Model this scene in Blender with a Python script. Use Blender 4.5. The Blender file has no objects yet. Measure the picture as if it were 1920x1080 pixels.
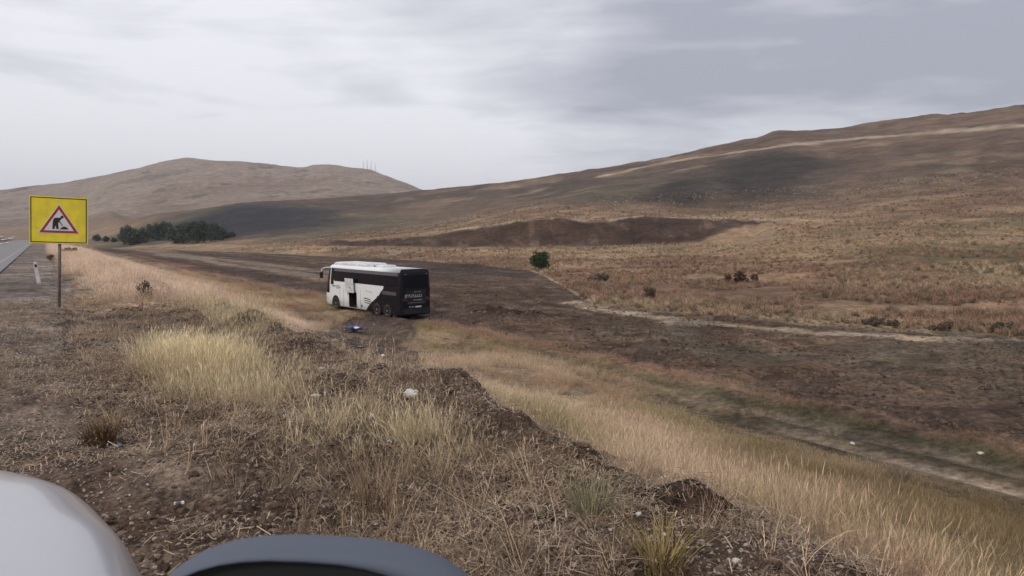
import bpy, math, random
import numpy as np
from mathutils import Vector, Matrix
S = bpy.context.scene
COL = S.collection
rad = math.radians

# ------------------------------------------------------------------ camera, world, sun
F, PITCH, CZ = 1387.0, math.atan(95 / 1387.0), 1.4
cam_d = bpy.data.cameras.new('camera'); cam = bpy.data.objects.new('camera', cam_d); COL.objects.link(cam)
cam_d.sensor_width = 36; cam_d.lens = 36 * F / 1920; cam_d.clip_start = 0.05; cam_d.clip_end = 20000
cam.location = (0, 0, CZ); cam.rotation_euler = (math.pi / 2 - PITCH, 0, 0)
cam_d.dof.use_dof = True; cam_d.dof.focus_distance = 25.0; cam_d.dof.aperture_fstop = 11.0
S.camera = cam

world = bpy.data.worlds.new('World'); S.world = world; world.use_nodes = True
wt = world.node_tree; wt.nodes.clear()


class NT:
    """small node helper"""
    def __init__(s, tree): s.t = tree
    def n(s, typ, ins=None, **kw):
        nd = s.t.nodes.new(typ)
        for k, v in kw.items(): setattr(nd, k, v)
        for k, v in (ins or {}).items():
            if isinstance(v, bpy.types.NodeSocket): s.t.links.new(v, nd.inputs[k])
            else: nd.inputs[k].default_value = v
        return nd
    def math(s, op, a, b=None, c=None, clamp=False):
        d = {0: a}
        if b is not None: d[1] = b
        if c is not None: d[2] = c
        return s.n('ShaderNodeMath', d, operation=op, use_clamp=clamp).outputs[0]
    def mix(s, f, a, b, blend='MIX'):
        nd = s.n('ShaderNodeMix', data_type='RGBA', blend_type=blend)
        for i, v in ((0, f), (6, a), (7, b)):
            if isinstance(v, bpy.types.NodeSocket): s.t.links.new(v, nd.inputs[i])
            else: nd.inputs[i].default_value = v if i == 0 or len(v) == 4 else (*v, 1)
        return nd.outputs[2]
    def ramp(s, f, a, b):
        return s.n('ShaderNodeMapRange', {0: f, 1: a, 2: b}, interpolation_type='SMOOTHSTEP').outputs[0]
    def noise(s, vec, scale, detail=4, rough=0.55, dist=0.0):
        d = {'Scale': scale, 'Detail': detail, 'Roughness': rough, 'Distortion': dist}
        if vec is not None: d['Vector'] = vec
        return s.n('ShaderNodeTexNoise', d).outputs['Fac']


SUN_EL, SUN_AZ = 42, -155           # azimuth from +Y, towards +X positive
W = NT(wt)
sky = W.n('ShaderNodeTexSky', sky_type='NISHITA', sun_disc=False)
sky.sun_elevation = rad(SUN_EL); sky.sun_rotation = rad(SUN_AZ)
sky.air_density = 1.0; sky.dust_density = 2.0
gen = W.n('ShaderNodeTexCoord').outputs['Generated']
sep = W.n('ShaderNodeSeparateXYZ', {0: gen}).outputs
zc = W.math('MAXIMUM', sep[2], 0.0)
den = W.math('ADD', zc, 0.10)
px_ = W.math('DIVIDE', sep[0], den); py_ = W.math('DIVIDE', sep[1], den)
pv = W.n('ShaderNodeCombineXYZ', {0: px_, 1: W.math('MULTIPLY', py_, 1.25), 2: 3.7}).outputs[0]
band = W.n('ShaderNodeVectorMath', {0: gen, 1: (1.6, 1.6, 9.0)}, operation='MULTIPLY').outputs[0]
n1 = W.noise(band, 1.35, 5, 0.52, 0.6)
n2 = W.noise(pv, 1.9, 5, 0.55, 0.5)
# the thin, bright part of the deck towards the left of the view, thicker and bluer to the right
glow = W.n('ShaderNodeVectorMath', {0: gen, 1: Vector((-0.41, 0.88, 0.25)).normalized()}, operation='DOT_PRODUCT').outputs['Value']
glow = W.ramp(glow, 0.80, 0.985)
hor = W.ramp(zc, 0.20, 0.07)
f = W.math('ADD', W.math('MULTIPLY', glow, 0.86), W.math('MULTIPLY', W.math('SUBTRACT', n1, 0.5), 1.9))
f = W.math('ADD', f, W.math('MULTIPLY', W.math('SUBTRACT', n2, 0.5), 0.9))
f = W.math('ADD', f, W.math('MULTIPLY', hor, 0.42))
bnd = W.math('MULTIPLY', W.ramp(zc, 0.12, 0.18), W.ramp(zc, 0.32, 0.22))
f = W.math('SUBTRACT', f, W.math('MULTIPLY', bnd, W.math('SUBTRACT', 0.30, W.math('MULTIPLY', glow, 0.16))))
f = W.math('ADD', f, 0.20, clamp=True)
cloud = W.mix(f, (3.85, 4.0, 4.7), (8.6, 8.65, 9.1))
skyc = W.mix(0.95, sky.outputs[0], cloud)
bg = W.n('ShaderNodeBackground', {'Color': skyc, 'Strength': 0.1})
W.n('ShaderNodeOutputWorld', {'Surface': bg.outputs[0]})

sd = bpy.data.lights.new('sun', 'SUN'); sun = bpy.data.objects.new('sun', sd); COL.objects.link(sun)
sd.energy = 1.5; sd.angle = rad(14); sd.color = (1.0, 0.96, 0.9)
sv = Vector((math.sin(rad(SUN_AZ)) * math.cos(rad(SUN_EL)), math.cos(rad(SUN_AZ)) * math.cos(rad(SUN_EL)), math.sin(rad(SUN_EL))))
sun.rotation_euler = sv.to_track_quat('Z', 'Y').to_euler()
vs = S.view_settings
S.display_settings.display_device = 'sRGB'
vs.view_transform = 'Standard'; vs.look = 'None'; vs.gamma = 1; vs.use_curve_mapping = False; vs.exposure = 0.20
S.render.engine = 'CYCLES'
S.cycles.max_bounces = 6; S.cycles.diffuse_bounces = 2; S.cycles.volume_bounces = 0
S.cycles.use_adaptive_sampling = True; S.cycles.adaptive_threshold = 0.02
rng = np.random.default_rng(7)

# ------------------------------------------------------------------ noise
def _h(ix, iy, seed):
    n = (ix.astype(np.int64) * 374761393 + iy.astype(np.int64) * 668265263 + seed * 1442695041) & 0xffffffff
    n = ((n ^ (n >> 13)) * 1274126177) & 0xffffffff
    return (((n ^ (n >> 16)) & 0xffffff) / 0xffffff).astype(np.float64)

def vnoise(x, y, seed):
    ix, iy = np.floor(x), np.floor(y); fx, fy = x - ix, y - iy
    fx = fx * fx * fx * (fx * (fx * 6 - 15) + 10); fy = fy * fy * fy * (fy * (fy * 6 - 15) + 10)
    a, b = _h(ix, iy, seed), _h(ix + 1, iy, seed); c, d = _h(ix, iy + 1, seed), _h(ix + 1, iy + 1, seed)
    return (a + (b - a) * fx) * (1 - fy) + (c + (d - c) * fx) * fy

def fbm(x, y, wave, octv=4, seed=0, rough=0.5):
    """about -1..1"""
    t = 0; amp = 1; tot = 0; s = 1 / wave; c, sn = 0.8, 0.6
    x, y = np.asarray(x, float), np.asarray(y, float)
    for o in range(octv):
        t = t + amp * (vnoise(x * s + 11.3 * o, y * s - 7.1 * o, seed + o) * 2 - 1); tot += amp
        amp *= rough; s *= 2.03; x, y = x * c - y * sn, x * sn + y * c
    return t / tot * 1.6

def ss(x, a, b):
    t = np.clip((x - a) / (b - a), 0, 1); return t * t * (3 - 2 * t)

# ------------------------------------------------------------------ terrain
RD = (-math.sin(rad(32.5)), math.cos(rad(32.5)))       # direction of the road
RV = (math.cos(rad(32.5)), math.sin(rad(32.5)))        # to its right
def uv(x, y): return x * RD[0] + y * RD[1], x * RV[0] + y * RV[1]
def xy(u, v): return u * RD[0] + v * RV[0], u * RD[1] + v * RV[1]

def ray(px, py):
    a, b = (px - 960) / F, -(py - 540) / F
    return np.array([a, math.cos(PITCH) + b * math.sin(PITCH), -math.sin(PITCH) + b * math.cos(PITCH)])

def project(x, y, z):
    dz = z - CZ
    dep = y * math.cos(PITCH) - dz * math.sin(PITCH); up = y * math.sin(PITCH) + dz * math.cos(PITCH)
    dep = np.where(dep > 0.05, dep, 1e9)
    return 960 + F * x / dep, 540 - F * up / dep

# measured bearings of the landforms: for each bearing nine ridge and foot lines as (elevation row, depth in metres)
COLS = {
    -500: [(462, 500), (455, 700), (450, 900), (440, 1100), (420, 1400), (410, 1700), (400, 2100), (385, 2600), (470, 4200)],
    0:    [(463, 480), (455, 600), (449, 800), (440, 1000), (425, 1250), (405, 1550), (385, 2000), (360, 2600), (470, 4200)],
    170:  [(462, 430), (456, 540), (449, 700), (440, 900), (425, 1150), (400, 1500), (372, 2000), (338, 2600), (470, 4200)],
    235:  [(462, 400), (456, 470), (448, 560), (438, 680), (428, 800), (413, 950), (414, 1200), (326, 2600), (470, 4200)],
    300:  [(461, 380), (455, 440), (447, 520), (436, 600), (424, 700), (403, 860), (408, 1150), (314, 2600), (470, 4200)],
    360:  [(461, 350), (455, 420), (447, 500), (432, 580), (418, 680), (397, 850), (403, 1150), (304, 2600), (470, 4200)],
    450:  [(464, 300), (457, 380), (448, 450), (430, 540), (408, 640), (381, 800), (390, 1150), (310, 2600), (470, 4200)],
    570:  [(478, 250), (463, 300), (452, 350), (436, 450), (408, 600), (374, 850), (384, 1200), (321, 2600), (470, 4200)],
    620:  [(479, 242), (462, 290), (450, 330), (438, 430), (408, 600), (370, 880), (382, 1200), (315, 2600), (470, 4200)],
    700:  [(482, 225), (461, 270), (448, 310), (437, 400), (408, 600), (366, 920), (380, 1250), (324, 2600), (470, 4200)],
    790:  [(490, 190), (462, 255), (441, 290), (434, 360), (402, 580), (359, 960), (378, 1300), (359, 2400), (470, 4200)],
    900:  [(496, 165), (463, 245), (425, 278), (421, 320), (388, 550), (352, 950), (375, 1300), (400, 2400), (470, 4200)],
    1000: [(509, 133), (463, 240), (413, 275), (408, 310), (374, 530), (343, 920), (365, 1300), (400, 2400), (470, 4200)],
    1040: [(530, 100), (463, 240), (408, 276), (404, 310), (368, 520), (337, 900), (360, 1300), (400, 2400), (470, 4200)],
    1100: [(565, 70.5), (461, 238), (416, 276), (404, 315), (358, 500), (326, 870), (350, 1300), (400, 2400), (470, 4200)],
    1200: [(578, 64), (458, 235), (405, 280), (402, 325), (348, 490), (307, 830), (330, 1300), (400, 2400), (470, 4200)],
    1300: [(588, 59), (456, 225), (409, 280), (405, 330), (335, 480), (286, 790), (310, 1300), (400, 2400), (470, 4200)],
    1400: [(597, 56), (458, 190), (411, 275), (398, 340), (320, 480), (263, 760), (290, 1300), (400, 2400), (470, 4200)],
    1450: [(600, 54.5), (462, 165), (416, 260), (392, 345), (310, 480), (247, 750), (275, 1300), (400, 2400), (470, 4200)],
    1550: [(606, 52), (468, 145), (422, 230), (385, 340), (300, 480), (243, 740), (270, 1300), (400, 2400), (470, 4200)],
    1700: [(618, 49), (470, 130), (428, 200), (370, 320), (290, 460), (222, 700), (260, 1300), (400, 2400), (470, 4200)],
    1920: [(634, 45), (474, 120), (432, 180), (362, 290), (275, 420), (198, 650), (240, 1300), (400, 2400), (470, 4200)],
    2500: [(660, 39), (480, 100), (430, 150), (340, 240), (240, 340), (150, 560), (210, 1100), (400, 2400), (470, 4200)],
}
_az, _R, _Z = [], [], []
for p, rows in COLS.items():
    t = (p - 960) / F; az = math.atan(t)
    _az.append(az); rr, zz = [], []
    for py, Y in rows:
        d = ray(p, py); k = d[2] / d[1]
        az_true = d[0] / d[1]
        rr.append(Y * math.hypot(1, az_true)); zz.append(CZ + Y * k)
    zz[0] = -4.75
    _R.append(rr); _Z.append(zz)
far = [50, 160, 300, 500, 700, 1000, 1500, 2400, 4200]; farz = [-4.75, -3, 2, 12, 25, 50, 60, 120, 0]
_az = [-math.pi, -2.2] + _az + [2.2, math.pi]
_R = [far, far] + _R + [far, far]; _Z = [farz, farz] + _Z + [farz, farz]
_az, _R, _Z = np.array(_az), np.array(_R, float), np.array(_Z, float)
NA, NR = 3600, 520
AZG = np.linspace(-math.pi, math.pi, NA)
KR = np.stack([np.interp(AZG, _az, _R[:, k]) for k in range(9)], 1)
KZ = np.stack([np.interp(AZG, _az, _Z[:, k]) for k in range(9)], 1)
ker = np.exp(-0.5 * (np.arange(-9, 10) / 3.0) ** 2); ker /= ker.sum()
for k in range(9):
    KR[:, k] = np.convolve(np.pad(KR[:, k], 9, mode='edge'), ker, 'valid'); KZ[:, k] = np.convolve(np.pad(KZ[:, k], 9, mode='edge'), ker, 'valid')
KR = np.concatenate([KR[:, :1] * 0.55, KR], 1); KZ = np.concatenate([KZ[:, :1], KZ], 1)
LR0, LR1 = math.log(5), math.log(7000)
RG = np.exp(np.linspace(LR0, LR1, NR))
# monotone cubic along each bearing
h = np.diff(KR, axis=1); dl = np.diff(KZ, axis=1) / h
m = np.zeros_like(KZ)
w1 = 2 * h[:, 1:] + h[:, :-1]; w2 = h[:, 1:] + 2 * h[:, :-1]
pr = dl[:, 1:] * dl[:, :-1]
with np.errstate(all='ignore'):
    hm = (w1 + w2) / (w1 / dl[:, :-1] + w2 / dl[:, 1:])
m[:, 1:-1] = np.where(pr > 0, hm, 0)
PT = np.zeros((NA, NR))
for i, R in enumerate(RG):
    k = np.clip((KR <= R).sum(1) - 1, 0, KR.shape[1] - 2); a = np.arange(NA)
    t = np.clip((R - KR[a, k]) / h[a, k], 0, 1)
    PT[:, i] = ((1 + 2 * t) * (1 - t) ** 2 * KZ[a, k] + t * (1 - t) ** 2 * h[a, k] * m[a, k]
                + t * t * (3 - 2 * t) * KZ[a, k + 1] + t * t * (t - 1) * h[a, k] * m[a, k + 1])
def polar(x, y): return np.arctan2(x, y), np.hypot(x, y)
def P(az, R):
    a = (az + math.pi) / (2 * math.pi) * (NA - 1); r = (np.log(np.maximum(R, 5.01)) - LR0) / (LR1 - LR0) * (NR - 1)
    a = np.clip(a, 0, NA - 1.001); r = np.clip(r, 0, NR - 1.001)
    i, j = a.astype(int), r.astype(int); fa, fr = a - i, r - j
    return (PT[i, j] * (1 - fa) + PT[i + 1, j] * fa) * (1 - fr) + (PT[i, j + 1] * (1 - fa) + PT[i + 1, j + 1] * fa) * fr
def R0(az): return np.interp(az, AZG, KR[:, 1])

HV = [-400, -60, -20, -12, -9.5, -8.6, -1.2, 1.2, 2.4, 3.1, 3.7, 5, 8, 12, 15.5, 18.2, 22, 400]
HZ = [8, 4.5, 2.2, 0.9, -.1, 0, 0, -.03, -.02, -.16, -.45, -1.0, -2.05, -3.4, -4.35, -4.72, -4.75, -4.75]

MOUNDS = [(3.9, 3.05, .55, .20), (4.6, 2.95, .45, .15), (5.8, 3.05, .7, .16), (2.9, 3.1, .5, .17), (7.6, 2.8, .6, .13), (9.8, 2.9, .8, .13), (12.5, 2.8, .8, .12), (3.6, 2.2, .4, .08), (6.6, 2.3, .4, .09), (5.0, 1.0, .5, .06), (14.2, .4, .5, .12)]
def mound(u, v):
    t = 0
    for a, b, r_, h_ in MOUNDS: t = np.maximum(t, h_ * np.exp(-(((u - a) / r_) ** 2 + ((v - b) / (r_ * .55)) ** 2)))
    return t
def H(x, y):
    x = np.asarray(x, float); y = np.asarray(y, float)
    u, v = uv(x, y); az, R = polar(x, y)
    vw = v + fbm(x, y, 2.2, 3, 5) * 0.42 * ss(v, 1.0, 3.0) * (1 - ss(v, 14, 20)) + fbm(u, v, 9, 2, 8) * .7 * ss(v, 4, 8) * (1 - ss(v, 15, 19))
    vw = vw + (fbm(u, u * 0, 26, 2, 81) * .6) * ss(v, 2.2, 4.5) * ss(u, 12, 30) * (1 - ss(v, 15, 19))
    zn = np.interp(vw, HV, HZ)
    w = np.maximum(ss(v, 22, 34) * ss(v, 20, 30), ss(R, 380, 620))
    z = zn + (P(az, R) - zn) * w
    # relief of the hills: gullies and swells that grow with height over the valley
    rel = np.clip(z + 4.75, 0, 120) * w
    g = fbm(x, y, 210, 5, 21, 0.52); rg = 1 - np.abs(fbm(x, y, 120, 4, 31, 0.5)) * 1.6
    K1, K2 = np.interp(az, AZG, KR[:, 2]), np.interp(az, AZG, KR[:, 3])
    fc = ss(R, K1, K1 + 12) * (1 - ss(R, K2 - 2, K2 + 6)) * (np.abs(az) < .4)
    z = z - fc * np.clip(fbm(az * 60, R / 60, 1.0, 3, 35), 0, 2) * .9
    z = z + rel * (0.05 * g + 0.03 * (rg - 0.4)) * ss(R, 110, 340)
    off = w * ss(R - R0(az), 0, 40)
    z = z + off * (fbm(x, y, 16, 4, 41) * 0.42 + fbm(x, y, 4.2, 2, 47) * 0.14) * (1 - ss(R, 600, 1200))
    # open valley floor: plough ridges running along the road, low swells
    fl = ss(v, 20, 24) * (1 - off)
    z = z + fl * (fbm(x, y, 14, 3, 51) * 0.10 + fbm(x, y, 1.5, 3, 55) * 0.15 * (1 - ss(R, 70, 170)))
    # farm track at the toe: two ruts and a crown
    tr = np.exp(-((v - 19.8) / .35) ** 2) + np.exp(-((v - 21.3) / .35) ** 2)
    z = z - 0.13 * tr + 0.20 * np.exp(-((v - 23.0) / .5) ** 2) * (1 + fbm(u, v, 5, 2, 61))
    # turned soil on the shoulder and the windrow at its brow
    nr = 1 - ss(R, 30, 70)
    sh = ss(v, -1.0, 0.4) * (1 - ss(v, 4.2, 6))
    z = z + nr * sh * (fbm(x, y, 1.5, 3, 71) * 0.08 + fbm(x, y, 0.30, 4, 75, .62) * 0.050)
    z = z + nr * np.exp(-((v - 2.95 - .25 * fbm(u, u * 0, 3, 2, 77)) / .42) ** 2) * (0.06 + 0.15 * np.clip(fbm(x, y, 1.1, 3, 79) + .2, 0, 2))
    z = z + nr * ss(v, 4, 6) * (1 - ss(v, 16, 19)) * (fbm(x, y, 1.7, 3, 85) * 0.10)
    z = z + mound(u, v) * (1 + .35 * fbm(x, y, .5, 3, 83))
    hd = np.abs((x + 2.5) * .414 + (y - 60) * .91); z = z + .38 * np.exp(-(hd / .8) ** 2) * ss(x, -3.2, -1.5) * (1 - ss(x, 1.5, 3.5)) * (1 + .5 * fbm(x, y, 1.2, 3, 87))
    z = z - .16 * np.exp(-(((x + 11.5) / 8) ** 2 + ((y - 58) / 8) ** 2))
    # wheel trails of the coach, from the brow to where it stopped
    tx, ty = xy(26, 4.0), (-6.6, 53.0)
    for o in (0, 2.0):
        ax, ay, bx, by = -3.0 + o, 11.5, -10.2 + o, 53.0
        L = math.hypot(bx - ax, by - ay); ux, uy = (bx - ax) / L, (by - ay) / L
        s = (x - ax) * ux + (y - ay) * uy; dd = (x - ax) * uy - (y - ay) * ux
        z = z - 0.10 * np.exp(-(dd / .4) ** 2) * ss(s, 0, 3) * (1 - ss(s, L - 2, L + 1))
    return z

def hz(x, y): return float(H(np.array([x]), np.array([y]))[0])

def hit(px, py, lo=1.5, hi=4000):
    """where the sight line through a point of the measured view meets the ground"""
    d = ray(px, py); ts = np.exp(np.linspace(math.log(lo), math.log(hi), 3500))
    x, y, z = d[0] * ts, d[1] * ts, CZ + d[2] * ts
    g = z - H(x, y); k = np.where(g < 0)[0]
    k = k[0] if len(k) else len(ts) - 1
    return float(x[k]), float(y[k]), float(H(x[k:k+1], y[k:k+1])[0])

def C3(*c): return np.array(c, float)
def seg_dist(x, y, pts):
    best = np.full(np.shape(x), 1e9)
    for (ax, ay), (bx, by) in zip(pts[:-1], pts[1:]):
        L2 = (bx - ax) ** 2 + (by - ay) ** 2
        t = np.clip(((x - ax) * (bx - ax) + (y - ay) * (by - ay)) / L2, 0, 1)
        best = np.minimum(best, np.hypot(x - ax - t * (bx - ax), y - ay - t * (by - ay)))
    return best
def gpts(l):
    out = []
    for (a, b), (c, d) in zip(l[:-1], l[1:]):
        k = max(1, int(abs(c - a) / 18))
        out += [hit(a + (c - a) * i / k, b + (d - b) * i / k)[:2] for i in range(k)]
    return out + [hit(*l[-1])[:2]]
HILL_TRACK = gpts([(1915, 236), (1800, 245), (1650, 256), (1500, 270), (1380, 285), (1260, 302), (1130, 330)])
STEPPE_TRACK = gpts([(1080, 569), (1150, 585), (1300, 603), (1500, 622), (1700, 632), (1915, 637)])
RED_PATH = gpts([(620, 612), (520, 560), (420, 525), (330, 497), (240, 475)])
MUDP = [(-1.0, 6.6), (-1.7, 9.5), (-4.9, 24), (-7.7, 38), (-9.3, 47), (-9.5, 56)]
FAR_TRACK = gpts([(200, 405), (330, 400), (450, 392)])

def in_blob(X, Y, cx, cy, rx, ry, ang=0, soft=0.35):
    c, s = math.cos(rad(ang)), math.sin(rad(ang))
    dx, dy = X - cx, Y - cy
    a, b = (dx * c + dy * s) / rx, (-dx * s + dy * c) / ry
    return 1 - ss(np.hypot(a, b), 1 - soft, 1 + soft)

def ground_blobs():
    """patches of different cover on the hills: centre and axes in metres, from the bearings of their middle and rims"""
    out = []
    for (px, py, hw, near, farr, kind) in [
        (1450, 335, 150, 385, 283, 'heath'), (1290, 362, 70, 385, 335, 'heath'), (1180, 345, 90, 375, 325, 'brush'),
        (650, 418, 120, 445, 400, 'green'), (300, 432, 90, 452, 414, 'wood'),
        (1150, 365, 90, 385, 345, 'green'), (860, 400, 100, 420, 385, 'brown'), (462, 410, 100, 446, 383, 'mound')]:
        a = hit(px, near); b = hit(px, farr); l = hit(px - hw, py); r = hit(px + hw, py)
        out.append(((a[0] + b[0]) / 2, (a[1] + b[1]) / 2, abs(r[0] - l[0]) / 2, max(8, math.hypot(a[0] - b[0], a[1] - b[1]) / 2),
                    math.degrees(math.atan2(b[0] - a[0], b[1] - a[1])), kind))
    return out
BLOBS = ground_blobs()

def terrain_color(x, y, z):
    u, v = uv(x, y); az, R = polar(x, y); r0 = R0(az)
    c = np.zeros((x.size, 3))
    n = lambda w, s, o=3: fbm(x, y, w, o, s)
    def lay(col, m):
        m = np.clip(m, 0, 1)[:, None]; c[:] = c * (1 - m) + np.asarray(col) * m
    # steppe beyond the field
    lay(C3(.25, .168, .108), np.ones(x.size))
    lay(C3(.175, .108, .076), ss(n(38, 101), 0.0, .6) * .9)
    lay(C3(.33, .235, .145), ss(n(26, 105), .1, .7) * .8)
    lay(C3(.12, .095, .055), ss(n(14, 109), .25, .8) * .7)
    lay(C3(.14, .115, .06), ss(n(90, 111), .3, .8) * .6)
    # higher slopes turn to dark brown heath
    tpx0 = np.where(np.abs(az) < 1, 960 + F * np.tan(np.clip(az, -1, 1)), 3000.)
    hi = ss(z, 8, 34) * ss(R, 200, 320)
    lay(C3(.110, .075, .060), hi * .9)
    lay(C3(.085, .066, .056), hi * ss(tpx0, 380, 560) * (1 - ss(tpx0, 1480, 1700)) * (1 - ss(z, 45, 85)) * (1 - ss(R, 1150, 1400)) * .75)
    lay(C3(.19, .13, .095), hi * ss(n(75, 121), 0, .7) * .8)
    lay(C3(.085, .068, .050), hi * ss(n(55, 125), .15, .7) * .6)
    lay(C3(.24, .185, .13), hi * ss(n(22, 129), .35, .9) * .5)
    for (cx, cy, ra, rb, ang, kind) in BLOBS:
        wx = cx + 0 * x; mm = in_blob(x + n(60, 141) * 12, y + n(60, 142) * 25, cx, cy, ra, rb, -ang, .45)
        colr = {'mound': (.032, .031, .038), 'heath': (.044, .038, .035), 'brush': (.10, .072, .058), 'green': (.098, .086, .062), 'wood': (.045, .050, .038), 'brown': (.14, .10, .078)}[kind]
        lay(C3(*colr), mm * (.95 if kind in ('heath', 'wood', 'mound') else .75))
    # cut face of the low terrace: steep, bare and dark
    K1, K2 = np.interp(az, AZG, KR[:, 2]), np.interp(az, AZG, KR[:, 3])
    tpx = 960 + F * np.tan(np.clip(az, -1.4, 1.4))
    K1 = K1 + (K2 - K1) * ss(tpx, 1240, 1480)
    terr = ss(R, K1 - 4, K1 + 4) * (1 - ss(R, K2 - 5, K2 + 1)) * ss(tpx, 560, 640) * (1 - ss(tpx, 1450, 1480)) * (np.abs(az) < 1)
    lay(C3(.062, .038, .028), terr * .96)
    lay(C3(.17, .12, .09), terr * ss(fbm(tpx / 16 + R / 30, R / 12, 1.0, 3, 131), .15, .7) * .45)
    lay(C3(.040, .026, .020), terr * ss(n(14, 133), .1, .6) * .6)
    lip = ss(R, K2 - 3, K2 + 3) * (1 - ss(R, K2 + 14, K2 + 40)) * ss(tpx, 760, 840) * (1 - ss(tpx, 1420, 1500)) * (np.abs(az) < 1)
    lay(C3(.36, .29, .215), lip * ss(n(8, 137), -.6, .2) * .9)
    # the far mountain: bleached pasture
    mt = ss(R, 1250, 1600)
    lay(C3(.255, .20, .165), mt)
    lay(C3(.175, .125, .10), mt * ss(n(420, 151, 4), .05, .7) * .7)
    lay(C3(.12, .10, .075), mt * ss(n(130, 155), .45, .9) * .55)
    lay(C3(.09, .085, .06), mt * ss(n(60, 157), .75, 1.0) * .9)
    fm = ss(R, 470, 560) * (1 - mt) * (1 - ss(az, -0.55, -0.44))
    lay(C3(.24, .165, .12), fm * .8)
    # the low field
    fld = ss(v, 22.8, 24.4) * (1 - ss(R - r0 + n(9, 161) * 2.5, -2, 3))
    lay(C3(.098, .064, .046), fld)
    lay(C3(.17, .12, .088), fld * ss(n(3, 163), .0, .6) * .45)
    lay(C3(.17, .135, .095), fld * ss(n(17, 167), .25, .8) * ss(R, 10, 40) * (1 - ss(R, 60, 110)) * ss(x, 2, 14) * .55)
    lay(C3(.052, .033, .025), fld * ss(n(1.6, 169), .0, .5) * .7)
    stf = fbm(u / 26, v, 5.0, 3, 165) - .8 * ss(az, -.22, -.05)
    lay(C3(.235, .19, .15), fld * ss(R, 75, 130) * ss(stf, .15, .5) * .65)
    lay(C3(.055, .040, .034), fld * ss(R, 75, 130) * ss(-stf, .3, .6) * .7)
    lay(C3(.11, .095, .066), fld * ss(x, 4, 12) * (1 - ss(R, 60, 90)) * ss(n(8, 168), -.3, .3) * .5)
    edge = np.exp(-((R - r0 - 2 + n(12, 171) * 1.5) / 2.2) ** 2) * ss(v, 26, 30) * ss(az, 0.0, 0.05)
    lay(C3(.33, .26, .175), edge * .75)
    # far flat beyond the field on the left: pale bands
    bands = ss(n(30, 173) + .35 * np.sin(R / 9.0), .25, .8) * ss(R - r0, 2, 15) * (1 - ss(R, K1 - 20, K1 - 5)) * (1 - ss(az, -.02, .1))
    lay(C3(.32, .25, .175), bands * .6)
    # embankment
    vb = 3.2 - 2.5 * ss(u, 13, 17)
    emb = ss(v, vb, vb + .7) * (1 - ss(v, 22.4, 24.0)) * (1 - ss(R, 380, 560))
    lay(C3(.235, .172, .112), emb)
    lay(C3(.17, .098, .062), emb * ss(n(7, 181), .1, .7) * .8)
    lay(C3(.16, .13, .066), emb * ss(n(4, 183), .3, .8) * .7)
    olive = ss(v, 7, 11) * (1 - ss(v, 18, 20)) * ss(x, 3, 8)
    lay(C3(.13, .098, .045), emb * olive * .8)
    toe = emb * ss(v, 18.0, 19.0)
    toe = toe * (1 - .85 * ss(u, 14, 26))
    lay(C3(.105, .080, .052), toe * .85)
    stk = fbm(u / 7, v * 1.6, 1.0, 3, 188)
    lay(C3(.060, .050, .032), emb * ss(v, 12, 15) * ss(stk, .05, .6) * .8 * (1 - .8 * ss(u, 14, 26)))
    lay(C3(.24, .18, .125), emb * ss(v, 11, 15) * ss(-stk, .25, .8) * .5)
    lay(C3(.40, .295, .22), emb * ss(u, 9, 22) * (1 - ss(v, 11, 17)) * .85)
    lay(C3(.07, .062, .034), emb * np.exp(-((v - 22.1 + .2 * n(6, 185)) / .5) ** 2) * .85 * (1 - ss(u, 15, 40)))
    lay(C3(.20, .105, .075), emb * np.exp(-((v - 23.2) / .5) ** 2) * .7)
    lay(C3(.36, .28, .22), emb * (np.exp(-((v - 19.8) / .25) ** 2) * ss(n(5, 187), -.35, .4) * .9) * (1 - ss(u, 4, 20)))
    lay(C3(.19, .145, .115), emb * np.exp(-((v - 21.3) / .3) ** 2) * .6 * (1 - ss(u, 8, 30)))
    # shoulder
    sho = (1 - ss(v + .25 * n(1.3, 191), vb - .3, vb + .5)) * (1 - ss(R, 380, 560))
    lay(C3(.150, .115, .094), sho)
    lay(C3(.085, .056, .042), sho * ss(v, 1.0, 2.2) * (1 - ss(u, 9, 14)) * .85)
    lay(C3(.066, .040, .030), sho * ss(n(.9, 193), .1, .7) * .75)
    lay(C3(.20, .155, .125), sho * ss(n(.5, 195), .2, .8) * .5)
    lay(C3(.20, .168, .15), sho * (1 - ss(v, .1, 1.6)) * ss(u, 8, 18) * .85)
    lay(C3(.06, .034, .025), sho * np.exp(-((v - 3.0) / .45) ** 2) * ss(n(1.2, 197), -.5, .2) * .85)
    lay(C3(.052, .031, .023), ss(mound(u, v) + .03 * n(.4, 199), .03, .08) * .9)
    lay(C3(.17, .125, .085), sho * (1 - ss(v, -10.5, -9.5)))
    lay(C3(.19, .098, .068), (1 - ss(seg_dist(x, y, RED_PATH) + n(5, 203) * 1.2, .6, 2.4)) * .6)
    # bare mud: the slide of the coach, its trails and the trodden path
    lay(C3(.085, .060, .048), (1 - ss(seg_dist(x, y, MUDP) + n(3, 201) * .7 - .03 * R, 1.2, 2.4)) * .92)
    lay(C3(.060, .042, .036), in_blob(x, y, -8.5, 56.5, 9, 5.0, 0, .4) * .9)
    lay(C3(.055, .030, .025), (1 - ss(seg_dist(x, y, [(-2.5, 60), (3.0, 57.5)]) + n(2, 205) * .5, .5, 1.3)) * .9)
    lay(C3(.38, .30, .22), (1 - ss(seg_dist(x, y, STEPPE_TRACK) + n(6, 207) * .8, .3, 1.6)) * .75)
    lay(C3(.34, .27, .205), (1 - ss(seg_dist(x, y, HILL_TRACK) + n(30, 209) * 1.0, 3.5, 9)) * .9)
    c *= (1 + .10 * n(0.7, 211) * (1 - ss(R, 40, 90)) + .12 * n(6, 213))[:, None]
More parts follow.
